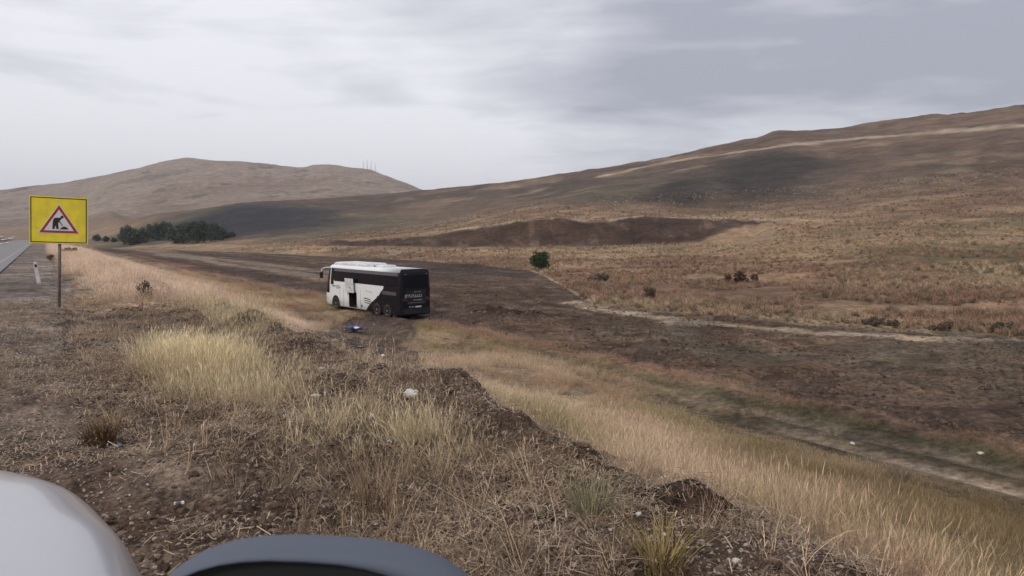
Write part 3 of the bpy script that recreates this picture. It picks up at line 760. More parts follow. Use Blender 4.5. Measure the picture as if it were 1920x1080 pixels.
# ------------------------------------------------------------------ foliage: bushes and trees
def leaf_cloud(lobes, nleaf, size, seed, squash=1.0):
    r = np.random.default_rng(seed); V, Fc, Sh = [], [], []
    tot = sum(l[3] ** 2 for l in lobes)
    for (cx, cy, cz, rr) in lobes:
        for _ in range(int(nleaf * rr ** 2 / tot)):
            d = r.normal(size=3); d /= np.linalg.norm(d); q = rr * r.uniform(.55, 1.05) ** .6 * (1 + .15 * r.normal())
            c = np.array((cx, cy, cz)) + d * q * np.array((1, 1, squash))
            a = r.normal(size=3); a /= np.linalg.norm(a); b = np.cross(a, r.normal(size=3)); b /= np.linalg.norm(b)
            s = size * r.uniform(.6, 1.3); k = len(V)
            V += [tuple(c - a * s), tuple(c + b * s * .5), tuple(c + a * s), tuple(c - b * s * .5)]; Fc.append((k, k + 1, k + 2, k + 3)); Sh += [r.uniform()] * 4
    return V, Fc, Sh
def leaf_mat(name, c0, c1):
    m_, N = new_mat(name)
    sh = N.n('ShaderNodeAttribute', attribute_name='shade').outputs['Fac']
    c = N.mix(sh, c0, c1); b = principled(N, c, .8, 0, .15)
    t = N.n('ShaderNodeBsdfTranslucent', {'Color': c}).outputs[0]
    finish(N, N.n('ShaderNodeMixShader', {0: .2, 1: b, 2: t}).outputs[0]); return m_
def leaf_obj(name, geo_, mat, parent):
    V, Fc, Sh = geo_; o = obj(name, V, Fc, mat, parent)
    at = o.data.attributes.new('shade', 'FLOAT', 'POINT'); at.data.foreach_set('value', np.array(Sh, np.float32)); return o
M_BARK = simple('bark', (.10, .075, .06), .9, 0, .1, scale=20)
M_PINE = leaf_mat('pine_needles', (.026, .044, .032), (.080, .110, .075))
M_BUSHG = leaf_mat('bush_leaves', (.022, .040, .018), (.085, .115, .055))
M_BUSHB = leaf_mat('brown_leaves', (.075, .048, .034), (.21, .14, .095))
M_SCRUB = leaf_mat('scrub_leaves', (.10, .085, .06), (.25, .20, .14))

def bush(name, px, py, wpx, hpx, mat, label, cat, seed, leaves=1600, group=None, lo=1.5):
    X0, Y0, Z0 = hit(px, py, lo); sc = Y0 / F; w, h_ = wpx * sc / 2, hpx * sc
    r = np.random.default_rng(seed); t = empty(name, (X0, Y0, Z0)); lob = []
    for _ in range(9):
        rr = r.uniform(.30, .55) * min(w, h_ * .6)
        lob.append((r.uniform(-1, 1) * (w - rr), r.uniform(-.8, .8) * (w - rr), r.uniform(rr * .7, h_ - rr), rr))
    lob.append((0, 0, h_ * .45, min(w, h_ * .5) * .8))
    leaf_obj('foliage', leaf_cloud(lob, leaves, max(.03, w * .085), seed), mat, t)
    b = MB()
    for _ in range(7):
        a = r.uniform(0, 6.28); b.tube([(0, 0, -.05), (math.cos(a) * w * .3, math.sin(a) * w * .3, h_ * .35), (math.cos(a) * w * .65, math.sin(a) * w * .65, h_ * .7)], [.03 * h_, .018 * h_, .008 * h_], 5)
    b.build('stem', M_BARK, t); return tag(t, label, cat, group)
bush('bush', 1012, 506, 40, 36, M_BUSHG, 'round dark green bush standing alone at the far corner of the dark field', 'bush', 1, 2600)
bush('bush', 1217, 562, 30, 29, M_BUSHB, 'small rust brown bush beside the pale track right of the green bush', 'bush', 2)
bush('bush', 1385, 530, 70, 22, M_BUSHB, 'low wide rust brown scrub on the open hillside right of the brown bush', 'bush', 3, 700)
bush('bush', 1640, 612, 80, 17, M_SCRUB, 'olive scrub at the foot of the right hillside, above the field edge', 'bush', 4, 700)
bush('bush', 1765, 620, 44, 18, M_BUSHB, 'red brown scrub between two olive ones near the right edge', 'bush', 5, 600)
bush('bush', 1875, 622, 74, 19, M_SCRUB, 'olive scrub at the right edge of the photo above the pale track', 'bush', 6, 700)
bush('bush', 1120, 528, 50, 16, M_SCRUB, 'flat grey green scrub between the green bush and the rust brown bush', 'bush', 7)
bush('bush', 128, 478, 40, 16, M_BUSHB, 'dark brown low bush just below the yellow sign, right of its pole', 'bush', 8, 900)
bush('bush', 94, 488, 14, 12, M_BUSHB, 'tiny dark bush on the verge between guide post and sign pole', 'bush', 9, 500)
bush('bush', 270, 560, 34, 34, M_SCRUB, 'thin grey brown weed bush rising out of the dry grass right of the sign', 'bush', 10, 420)

def tree_kind(seed, h_, w):
    r = np.random.default_rng(seed); lob = []
    for i in range(15):
        t = r.uniform(.18, 1); rr = w * (.20 + .24 * (1 - t)) * r.uniform(.8, 1.2); a = r.uniform(0, 6.28); q = w * .42 * (1 - t * .65) * r.uniform(.2, 1)
        lob.append((q * math.cos(a), q * math.sin(a), h_ * (.12 + .80 * t), rr))
    b = MB().tube([(0, 0, -.5), (.1, 0, h_ * .4), (0, .1, h_ * .9)], [.22, .15, .05], 7)
    for i in range(6):
        a = r.uniform(0, 6.28); zz = h_ * r.uniform(.2, .7); b.tube([(0, 0, zz), (math.cos(a) * w * .4, math.sin(a) * w * .4, zz + h_ * .1)], [.07, .02], 5)
    return leaf_cloud(lob, 1500, .42, seed), b
kinds = []; pale = {}
M_PINE2 = leaf_mat('pale_needles', (.040, .055, .044), (.115, .135, .105))
for i, (h_, w) in enumerate(((10, 6.4), (12, 7.5), (7, 5.2))):
    lc, b = tree_kind(200 + i, h_, w)
    t = empty('pine_tree', (0, 0, 0)); leaf_obj('crown', lc, M_PINE, t); b.build('trunk', M_BARK, t); kinds.append(t)
used = set()
TREES = [  # bearing, foot row, height in rows, what singles it out
    (182, 452, 15, 'lone dark tree just right of the yellow sign board'),
    (199, 453, 13, 'small dark tree, second to the right from the yellow sign board'),
    (214, 454, 11, 'low dark tree in the gap between the sign board and the grove'),
    (231, 458, 32, 'tall dark green tree at the left end of the grove'),
    (243, 459, 38, 'dark tree standing foremost at the left end of the grove'),
    (255, 458, 34, 'dark tree, third from the left end of the grove'),
    (268, 455, 30, 'dark tree, fourth from the left end of the grove'),
    (281, 452, 32, 'dark tree, fifth from the left end of the grove, set back a little'),
    (294, 450, 33, 'dark tree in the middle of the grove, left of the gap with pale ground'),
    (306, 449, 34, 'dark tree behind the patch of pale ground in the grove'),
    (318, 449, 33, 'dark tree right of the patch of pale ground in the grove'),
    (332, 456, 39, 'dense green tree at the left side of the darkest block of the grove'),
    (345, 457, 41, 'dense green tree, second in the darkest block of the grove'),
    (358, 457, 42, 'dense green tree in the middle of the darkest block of the grove'),
    (371, 456, 43, 'tallest dense green tree of the darkest block of the grove'),
    (384, 455, 42, 'dense green tree, second from the right of the darkest block'),
    (397, 453, 39, 'dense green tree, rightmost of the darkest block of the grove'),
    (408, 450, 33, 'slimmer green tree closing the dark block on the right'),
    (421, 447, 18, 'small tree just right of the dark block of the grove'),
    (434, 445, 14, 'last small tree at the right end of the grove')]
for i, (px, py, hp, lab) in enumerate(TREES):
    X0, Y0, Z0 = hit(px, py, 200); k = [0, 1, 0, 1, 0, 2][i % 6] if hp > 20 else 2
    t = kinds[k] if k not in used else copy_tree(kinds[k]); used.add(k)
    if i < 11 or i > 17:
        for ch in [q for q in bpy.data.objects if q.parent == t and q.name.startswith('crown')]:
            if k not in pale:
                pale[k] = ch.data.copy(); pale[k].materials[0] = M_PINE2
            ch.data = pale[k]
    s = hp * Y0 / F / (10, 12, 7)[k]; t.location = (X0, Y0, Z0 - .3); t.scale = (s * (1.1 if hp > 20 else 1.3), s * 1.1, s); t.rotation_euler = (0, 0, i * 1.7)
    tag(t, lab, 'tree', 'trees of the far grove')
del used
rb = np.random.default_rng(5)

# masts on the far ridge
for i, (px, h_) in enumerate(((684, 22), (691, 30), (698, 26), (706, 24))):
    az = math.atan((px - 960) / F); Rk = np.exp(np.linspace(math.log(1500), math.log(3600), 600)); xx, yy = Rk * math.sin(az), Rk * math.cos(az)
    e = (H(xx, yy) - CZ) / yy; j = int(np.argmax(e)); X0, Y0 = float(xx[j]), float(yy[j]); Z0 = hz(X0, Y0)
    t = empty('radio_mast', (X0, Y0, Z0 - 1)); b = MB()
    for a in range(3): b.tube([(1.6 * math.cos(a * 2.09), 1.6 * math.sin(a * 2.09), 0), (.5 * math.cos(a * 2.09), .5 * math.sin(a * 2.09), h_)], [.3, .2], 5)
    for zz in range(3, h_, 4): b.cyl((0, 0, zz), (0, 0, zz + .4), 1.0 - .6 * zz / h_, n=6)
    if i == 0: M_MAST = simple('mast_steel', (.33, .33, .36), .6, .3, .4)
    b.build('lattice', M_MAST, t); MB().cyl((0, 0, h_), (0, 0, h_ + 4), .25).build('aerial', M_MAST, t)
    tag(t, ['leftmost thin grey mast on the far ridge', 'tallest grey mast on the far ridge, second from the left', 'grey mast right of the tallest one on the far ridge', 'rightmost grey mast on the far ridge'][i], 'mast', 'masts on the far ridge')

# ------------------------------------------------------------------ coach
def livery():
    m_, N = new_mat('coach_paint'); tc = N.n('ShaderNodeTexCoord').outputs['Object']
    s = N.n('ShaderNodeSeparateXYZ', {0: tc}).outputs
    edge = N.math('ADD', N.math('MULTIPLY', s[2], -1.32), 5.45)                  # sloping border of the black tail
    edge = N.math('ADD', edge, N.math('MULTIPLY', N.math('SINE', N.math('MULTIPLY', s[2], 2.6)), .16))
    edge = N.math('ADD', edge, N.math('MULTIPLY', N.math('SUBTRACT', N.noise(tc, 3.5, 4, .7), .5), .55))
    white = N.ramp(N.math('SUBTRACT', s[0], edge), -.01, .01)
    low = N.math('LESS_THAN', s[2], 2.42); roof = N.math('GREATER_THAN', s[2], 3.40)
    rear = N.math('MULTIPLY', N.math('GREATER_THAN', s[0], .22), N.math('ADD', .35, N.math('MULTIPLY', N.ramp(s[0], .2, 3.6), .65)))
    white = N.math('MAXIMUM', N.math('MULTIPLY', white, low), N.math('MULTIPLY', roof, rear))
    dirt = N.noise(tc, 2.4, 6, .7); splash = N.ramp(N.math('ADD', s[2], N.math('MULTIPLY', dirt, 1.6)), 2.1, .9)
    c = N.mix(white, (.009, .010, .015), (.84, .85, .84))
    c = N.mix(N.math('MULTIPLY', splash, N.math('MULTIPLY', white, .5)), c, (.15, .115, .095))
    c = N.mix(N.math('MULTIPLY', N.math('MULTIPLY', N.ramp(dirt, .55, .8), .12), N.math('ADD', white, .15)), c, (.22, .18, .15))
    finish(N, principled(N, c, N.math('ADD', N.math('MULTIPLY', splash, .35),  .28), 0, .2)); return m_
M_COACH = livery(); M_WHITE = simple('white_panel', (.78, .79, .78), .4, 0, .5, .35, scale=3); M_BLK = simple('black_trim', (.012, .012, .016), .5, 0, .3, .2, (.10, .075, .06), 4)
M_GLASS = simple('tinted_glass', (.004, .005, .012), .15, 0, .2, .03, (.05, .04, .035), 2.5)
M_BAND = simple('grey_reflection', (.12, .115, .14), .35, 0, .5, .3); M_TYRE = simple('tyre_rubber', (.022, .020, .019), .9, 0, .2, .8, (.11, .075, .055), 8)  # band grey: reflection on the curved upper glass, put into the colour
M_RIM = simple('wheel_metal', (.20, .19, .18), .55, .3, .5, .7, (.15, .11, .08), 9); M_DARK = simple('dark_recess', (.012, .011, .011), .9)
M_LAMPR = simple('red_lamp', (.05, .008, .008), .25, 0, .6, .3); M_LET = simple('white_lettering', (.50, .50, .56), .5, 0, .4, .15, scale=20)
M_STEEL = simple('grey_steel', (.32, .31, .30), .5, .5, .5, .4)

bx0, by0 = -8.36, 56.0; BA = rad(40.1); BL = 12.6; BW = 1.275
coach = empty('coach', (0, 0, 0))
hx, hy = -math.sin(BA), math.cos(BA); rx, ry = math.cos(BA), math.sin(BA)
coach.location = (bx0 + rx * BW, by0 + ry * BW, -4.90); coach.scale = (1.06, 1.06, 1.06); coach.rotation_euler = (rad(-.6), rad(-.3), math.atan2(hy, hx))
tag(coach, 'white and black touring coach stranded in the dark field with one luggage flap raised', 'coach')
SL = 1.125 + .15 * math.pi / 2; FX = 11.1; NFC = 26
front = []
for i in range(NFC + 1):
    a = i / NFC * math.pi / 2; front.append((FX + (BL - FX) * math.sin(a) ** (2 / 2.6), BW * max(math.cos(a), 0) ** (2 / 3.4)))
half = [(0, 0), (0, .6), (0, 1.125)] + [(.15 - .15 * math.cos(a), 1.125 + .15 * math.sin(a)) for a in (rad(22), rad(45), rad(68), rad(90))]
xs = [.3, .6, 1.0, 1.5, 2, 2.6, 3.2, 3.8, 4.5, 5.2, 6.0, 6.55, 7.2, 7.85, 8.5, 9.2, 10, 10.6]
half += [(x_, BW) for x_ in xs] + front
full = half + [(x_, -y_) for x_, y_ in reversed(half[1:-1])]
full = [Vector((a, b, 0)) for a, b in full]; NF = len(full)
nrm = []
for i in range(NF):
    t = (full[(i + 1) % NF] - full[i - 1]).normalized(); nrm.append(Vector((-t.y, t.x, 0)))
def rake(z): return 0.0 if z < 1.15 else 1.05 * ((z - 1.15) / 2.5) ** 1.25
def lowr(z): return .10 * max(0, (.75 - z) / .45) ** 1.5
def bpt(p, nv, z, off=0.):
    ins = max(0, z - 2.3) * .055 + lowr(z) * .4 - off
    if z > 3.40: ins += .30 * (1 - math.sqrt(max(0, 1 - ((z - 3.40) / .25001) ** 2)))
    q = p + nv * ins                     # nv points inwards here
    k = max(0., min(1., (q.x - 10.4) / (BL - 10.4))); return Vector((q.x - rake(z) * k ** 1.2 - lowr(z) * k, q.y, z))
if (nrm[10].y > 0): nrm = [-v for v in nrm]
zl = [.32, .40, .55, .75, 1.0, 1.3, 1.6, 1.95, 2.3, 2.42, 2.8, 3.2, 3.40, 3.47, 3.54, 3.60, 3.64, 3.65]
V = []; Fc = []
for z_ in zl: V += [bpt(full[i], nrm[i], z_) for i in range(NF)]
ixa, ixb = 7 + xs.index(6.55), 7 + xs.index(7.85)
for j in range(len(zl) - 1):
    for i in range(NF):
        if ixa <= i < ixb and .40 <= zl[j] < 1.6: continue      # the open luggage bay
        Fc.append((j * NF + i, j * NF + (i + 1) % NF, (j + 1) * NF + (i + 1) % NF, (j + 1) * NF + i))
top = (len(zl) - 1) * NF; Fc.append(tuple(range(top, top + NF))); Fc.append(tuple(range(NF - 1, -1, -1)))
body = obj('body', V, Fc, M_COACH, coach)
for p_ in body.data.polygons: p_.use_smooth = p_.normal.z > -2 and len(p_.vertices) == 4

acc = [0.0]
for a, b in zip(half[:-1], half[1:]): acc.append(acc[-1] + math.hypot(b[0] - a[0], b[1] - a[1]))
acc = np.array(acc); hx_ = np.array([p[0] for p in half]); hy_ = np.array([p[1] for p in half])
def sx(x_): return SL + x_ - .15                       # arc position on the straight flank
def opt(s, z, off, side=1):
    q = abs(s); p = Vector((np.interp(q, acc, hx_), np.interp(q, acc, hy_), 0)); e = .02
    a = Vector((np.interp(q - e, acc, hx_), np.interp(q - e, acc, hy_), 0)); b = Vector((np.interp(q + e, acc, hx_), np.interp(q + e, acc, hy_), 0))
    t = (b - a).normalized(); nv = Vector((t.y, -t.x, 0)); r = bpt(p, nv, z, off); r.y *= side; return r
def panel(name, s0, s1, z0, z1, mat, parent=coach, off=.012, ns=4, nz=4, side=1, skew=0., zf=None):
    V, Fc = [], []
    for lay_ in (off, off - .03):
        for j in range(nz + 1):
            for i in range(ns + 1):
                z_ = z0 + (z1 - z0) * j / nz; V.append(opt(s0 + (s1 - s0) * i / ns + skew * (z_ - z0), z_, lay_, side))
    k = (nz + 1) * (ns + 1); w_ = ns + 1
    for j in range(nz):
        for i in range(ns):
            a = j * w_ + i; Fc.append((a, a + 1, a + w_ + 1, a + w_)); Fc.append((k + a, k + a + w_, k + a + w_ + 1, k + a + 1))
    for i in range(ns):
        Fc.append((i, k + i, k + i + 1, i + 1)); a = nz * w_ + i; Fc.append((a, a + 1, k + a + 1, k + a))
    for j in range(nz):
        a = j * w_; Fc.append((a, a + w_, k + a + w_, k + a)); a = j * w_ + ns; Fc.append((a, k + a, k + a + w_, a + w_))
    return obj(name, V, Fc, mat, parent)
wins = [.45, 2.1, 3.85, 5.6, 7.35, 9.1, 10.35]
for side in (1, -1):
    for a, b in zip(wins[:-1], wins[1:]):
        panel('window', sx(a), sx(b) - .02, 2.34, 3.14, M_GLASS, side=side, ns=3)
        panel('glass_reflection_band', sx(a), sx(b) - .02, 3.155, 3.385, M_BAND, side=side, ns=3, nz=2)  # painted reflection along the top of the glass
    panel('driver_window', sx(10.42), sx(10.98), 2.05, 3.10, M_GLASS, side=side, ns=3, nz=5)
    panel('window_pillar', sx(11.02), sx(11.20), 1.65, 3.42, M_WHITE, side=side, ns=2, nz=6, off=.02)
SE = float(acc[-1])
for side in (1, -1):
    panel('windscreen', sx(11.22), SE, 1.32, 3.28, M_GLASS, side=side, ns=22, nz=8, off=.010)
    panel('headlamp', sx(11.75), sx(12.1), .78, 1.0, M_LET, side=side, ns=6, nz=2)
    panel('tail_lamp', .78, 1.16, 1.35, 1.62, M_LAMPR, side=side, ns=4, nz=1)
    panel('tail_lamp', .86, 1.16, .62, .74, M_LAMPR, side=side, ns=3, nz=1)
# rear face
for side in (1, -1): panel('rear_window', 0, 1.02, 2.30, 3.22, M_GLASS, side=side, ns=4, nz=3)
def rear_box(name, y0, y1, z0, z1, mat, d=.02, off=.0, parent=coach):
    return MB().box((-.012 - off - d / 2, (y0 + y1) / 2, (z0 + z1) / 2), (d, y1 - y0, z1 - z0)).build(name, mat, parent)
rear_box('engine_hatch', -.82, .82, 1.05, 2.12, M_BLK, .025)
for k in range(5): rear_box('grille_slat', -.70, .70, 1.10 + k * .055, 1.13 + k * .055, M_STEEL if k == 2 else M_BLK, .02, .026)
rear_box('rear_bumper', -1.05, 1.05, .42, .80, M_BLK, .10, .0)
pl = rear_box('number_plate', -.42, .10, .86, .975, M_LET, .012, .03)
# signwriting on the tail: broken white strokes, unreadable at this distance
def strokes(name, y0, y1, z0, z1, n_, mat, parent, seed, off=.035, fill=.8):
    r = np.random.default_rng(seed); b = MB(); w = (y1 - y0) / n_; hh = z1 - z0
    for i in range(n_):
        c_ = y0 + w * (i + .5)
        if r.uniform() > fill: continue
        kind = r.integers(0, 4)
        b.box((-.012 - off, c_ - w * .28, (z0 + z1) / 2), (.008, w * .2, hh))
        if kind != 0: b.box((-.012 - off, c_ + w * .02, z1 - hh * .12), (.0085, w * .5, hh * .2))
        if kind != 1: b.box((-.012 - off, c_ + w * .02, z0 + hh * .12), (.0075, w * .5, hh * .2))
        if kind >= 2: b.box((-.012 - off, c_ + w * .26, (z0 + z1) / 2), (.007, w * .18, hh))
    return b.build(name, mat, parent)
strokes('lettering', -.45, .98, 1.62, 1.83, 9, M_LET, coach, 3, fill=1)
strokes('lettering', -.50, .30, 1.96, 2.04, 8, M_STEEL, coach, 4, fill=.9)
strokes('lettering', -.50, .25, 1.38, 1.45, 8, M_LET, coach, 5, fill=1)
strokes('lettering', .20, .62, .88, .97, 4, M_LET, coach, 6, .012, 1)
for y_ in (.9, -.9): rear_box('marker_lamp', y_ - .06, y_ + .06, 3.26, 3.32, M_STEEL, .02)
# side signwriting by the front, dark on white
b = MB(); r_ = np.random.default_rng(11)
for i, (a, wd, hh) in enumerate(((10.62, .18, .10), (10.40, .16, .12), (10.18, .16, .09), (9.90, .22, .22), (9.62, .2, .26), (9.36, .14, .14))):
    z_ = 1.92 - (.0 if i < 3 else .05)
    b.box((a, BW + .004, z_ + hh / 2), (wd, .012, .045)); b.box((a - wd * .35, BW + .0045, z_), (.05, .013, hh)); b.box((a + wd * .3, BW + .0035, z_ - hh * .3), (.05, .011, hh * .7))
b.build('lettering', simple('green_lettering', (.05, .075, .065), .6), coach)
b = MB()
for i in range(3): b.prism([(4.35 - .18 * i, 1.22 - .17 * i), (5.3 - .05 * i, 1.30 - .17 * i), (5.55 - .1 * i, 1.25 - .17 * i), (4.4 - .18 * i, 1.16 - .17 * i)], BW + .002 + .0006 * i, BW + .010)
b.build('stripe', M_BLK, coach)
MB().prism([(4.05, 1.78), (5.1, 1.86), (5.15, 1.82), (4.05, 1.73)], BW - .002, BW + .012).build('stripe', M_LET, coach)
panel('engine_vent', sx(.7), sx(2.6), 1.74, 1.98, M_STEEL, ns=3, nz=1, off=.010)
for k in range(4): MB().box((1.65, BW + .014, 1.78 + k * .055), (1.8, .01, .022)).build('vent_slat', M_BLK, coach)
# seams of the flank flaps
for a in (8.75, 9.35, 5.95): MB().box((a, BW - .001, 1.15), (.018, .012, 1.45)).build('flap_seam', M_BLK, coach)
MB().box((5.75, BW + .004, .62), (.16, .014, .20)).build('filler_lid', M_BLK, coach)
# luggage bay and its raised flap
bay = MB(); x0_, x1_, z0_, z1_ = 6.55, 7.85, .40, 1.6
bay.add([(x0_, BW - .02, z0_), (x1_, BW - .02, z0_), (x1_, BW - .02, z1_), (x0_, BW - .02, z1_), (x0_, -.9, z0_), (x1_, -.9, z0_), (x1_, -.9, z1_), (x0_, -.9, z1_)],
        [(0, 1, 5, 4), (3, 7, 6, 2), (0, 4, 7, 3), (1, 2, 6, 5), (4, 5, 6, 7)]); bay.build('luggage_bay', M_DARK, coach)
fl = MB().box((7.30, BW + .24, 2.13), (1.36, .045, 1.12), Matrix.Rotation(rad(-3), 3, 'X')).build('luggage_flap', M_WHITE, coach, bevel=.015)
for a in (6.62, 7.80): MB().tube([(a, BW - .02, 1.55), (a, BW + .20, 1.95)], [.018, .018], 6).build('flap_arm', M_STEEL, coach)
MB().box((7.22, BW + .275, 1.98), (.16, .02, .06)).build('flap_handle', M_BLK, coach)
# wheels
def wheel(x_, side, r=.52, wd=.30, dual=False):
    w_ = empty('wheel', (x_, side * (BW - wd / 2 - .01), r)); w_.parent = coach
    s = side; p = [(r * .56, wd / 2), (r * .62, wd / 2), (r * .93, wd / 2 - .01), (r, wd / 2 - .05), (r, -wd / 2 + .05), (r * .93, -wd / 2), (r * .56, -wd / 2)]
    MB().lathe([(a, b * s) for a, b in p], (0, 0, 0), n=32).build('tyre', M_TYRE, w_, True)
    q = [(r * .57, wd / 2 - .01), (r * .53, wd / 2 - .015), (r * .48, wd / 2 - .09), (r * .24, wd / 2 - .10 + (.0 if dual else .05)), (r * .20, wd / 2 + .0), (0.001, wd / 2 + .005)]
    MB().lathe([(a, b * s) for a, b in q], (0, 0, 0), n=24).build('rim', M_RIM, w_, True)
    n = MB()
    for k in range(10): t = k * .628; n.cyl((r * .35 * math.cos(t), s * (wd / 2 - .09), r * .35 * math.sin(t)), (r * .35 * math.cos(t), s * (wd / 2 - .045), r * .35 * math.sin(t)), .018, n=6)
    n.build('wheel_nut', M_RIM, w_)['kind'] = 'stuff'
for x_ in (10.1, 3.45, 1.95):
    for side in (1, -1):
        poly = [(x_ + .66 * math.cos(t), .52 + .66 * math.sin(t)) for t in np.linspace(-.28, math.pi + .28, 22)]
        o_ = MB().prism([(a, max(b, .33)) for a, b in poly], side * (BW - .30), side * (BW + .006)).build('wheel_arch', M_DARK, coach)
        wheel(x_, side, dual=x_ < 9)
        ww = [o for o in bpy.data.objects if o.name.startswith('wheel') and o.type == 'EMPTY'][-1]
for o in [o for o in bpy.data.objects if o.type == 'EMPTY' and o.name.startswith('wheel') and o.parent == coach]:
    o.location.y += .03 * (1 if o.location.y > 0 else -1)
# roof gear
def pod(name, x0, x1, hw, h_):
    V = []; lv = [(0, 0), (.02, .6), (.10, .9), (.25, 1.0)]
    for ins, q in lv: V += [(x0 + ins, -hw + ins, 3.60 + .03 + h_ * q), (x1 - ins * 2.2, -hw + ins, 3.63 + h_ * q), (x1 - ins * 2.2, hw - ins, 3.63 + h_ * q), (x0 + ins, hw - ins, 3.63 + h_ * q)]
    Fc = [(j * 4 + i, j * 4 + (i + 1) % 4, j * 4 + 4 + (i + 1) % 4, j * 4 + 4 + i) for j in range(3) for i in range(4)] + [(12, 13, 14, 15), (3, 2, 1, 0)]
    return obj(name, V, Fc, M_WHITE, coach, bevel=.03)
pod('roof_air_conditioner', 5.6, 10.9, .98, .27); pod('roof_hatch', 3.6, 4.75, .62, .20)
MB().box((5.15, .1, 3.68), (.35, .6, .10)).build('roof_vent', M_BLK, coach, bevel=.02)
# ear mirrors
for side in (1, -1):
    b = MB().tube([(11.35, side * 1.02, 3.38), (11.75, side * 1.28, 3.40), (12.02, side * 1.50, 3.28), (12.10, side * 1.54, 3.02)], [.06, .055, .05, .045], 8)
    arm = b.build('mirror_arm', M_WHITE, coach, True)
    MB().box((12.10, side * 1.54, 2.76), (.18, .26, .52)).build('mirror_head', M_BLK, arm, bevel=.05)

# ------------------------------------------------------------------ warning sign
M_YEL = simple('yellow_sheet', (.90, .72, .050), .45, 0, .4, .35, (.38, .29, .06), 5); M_BLACKP = simple('black_print', (.015, .016, .02), .6, dirt=.2)
M_RED = simple('red_print', (.36, .035, .025), .5, dirt=.3, dcol=(.30, .08, .05)); M_SIGNW = simple('white_sheet', (.72, .68, .70), .5, dirt=.35, dcol=(.55, .45, .42)); M_POLE = simple('galvanised_pole', (.20, .165, .135), .6, .3, .4, .6, (.12, .075, .05), 14)
SX, SY = -9.05, 14.75; d = ray(108, 413); SZ = CZ + SY * d[2] / d[1]; gz = hz(-9.05 - .02, 14.75)
sg = empty('warning_sign', (SX, SY, gz)); sg.rotation_euler = (0, 0, rad(32.5)); tag(sg, 'yellow square roadworks warning sign with red triangle on a thin pole beside the road', 'sign')
hz_ = SZ - gz; tilt = Matrix.Rotation(rad(2.0), 4, 'Y'); T = Matrix.Translation((.045, 0, hz_)) @ tilt
def shp(name, poly, t0, t1, mat, parent=sg): return MB().prism(poly, t0, t1, T).build(name, mat, parent)
W2, H2 = .50, .465
bo = shp('board', [(-W2, -H2), (W2, -H2), (W2, H2), (-W2, H2)], -.012, .012, M_YEL)
def frame(name, w, h_, t, mat, y0, y1):
    b = MB()
    for p in ([(-w, h_ - t), (w, h_ - t), (w, h_), (-w, h_)], [(-w, -h_), (w, -h_), (w, -h_ + t), (-w, -h_ + t)], [(-w, -h_ + t), (-w + t, -h_ + t), (-w + t, h_ - t), (-w, h_ - t)], [(w - t, -h_ + t), (w, -h_ + t), (w, h_ - t), (w - t, h_ - t)]): b.prism(p, y0, y1, T)
    return b.build(name, mat, bo)
frame('border', W2 - .022, H2 - .020, .017, M_BLACKP, -.0145, -.012)
ca_, cb_, cc_ = (0.0, .300), (-.335, -.250), (.335, -.250)
def tri(k, dz=0): cx, cz = 0, -.067; return [(cx + (p[0] - cx) * k, cz + (p[1] - cz) * k + dz) for p in (cb_, cc_, ca_)]
shp('triangle_rim', tri(1.07), -.0150, -.012, M_SIGNW, bo); shp('red_triangle', tri(1.0), -.0180, -.015, M_RED, bo); shp('white_triangle', tri(.76), -.0210, -.018, M_SIGNW, bo)
man = [(-.115, -.175), (-.075, -.175), (-.062, -.10), (-.045, -.175), (-.005, -.175), (-.015, -.06), (.015, -.005), (.055, .045), (.040, .062), (.005, .05), (-.035, .052), (-.085, .04), (-.105, -.02)]
man += []
shp('worker_figure', man, -.0235, -.021, M_BLACKP, bo)
shp('worker_head', [(.052 + .026 * math.cos(t), .068 + .026 * math.sin(t)) for t in np.linspace(0, 5.9, 12)], -.0240, -.021, M_BLACKP, bo)
shp('shovel', [(-.03, .03), (-.018, .036), (.065, -.105), (.053, -.112)], -.0262, -.024, M_BLACKP, bo)
shp('soil_heap', [(.005, -.178), (.165, -.178), (.14, -.145), (.115, -.125), (.07, -.122), (.045, -.145)], -.0235, -.021, M_BLACKP, bo)
MB().cyl((-.03, .045, -.4), (.075, .045, hz_ + .35), .028, n=12).build('pole', M_POLE, sg, True)
for q in (-.25, .25): MB().box((.06, .028, hz_ + q), (.16, .03, .04)).build('clamp', M_POLE, sg)

# guide post
X0, Y0, Z0 = hit(73, 531); t = empty('guide_post', (X0, Y0, Z0)); t.rotation_euler = (0, rad(-7), rad(32.5)); M_PLASW = simple('white_plastic', (.70, .68, .66), .6, dirt=.4, scale=8)
MB().prism([(-.055, -.3), (.055, -.3), (.05, .62), (.0, .66), (-.05, .63)], -.03, .03).build('post', M_PLASW, t, bevel=.006)
MB().box((0, -.033, .53), (.06, .008, .09)).build('reflector', M_LAMPR, t)
tag(t, 'white plastic guide post leaning at the road edge, left of the yellow sign', 'guide post')

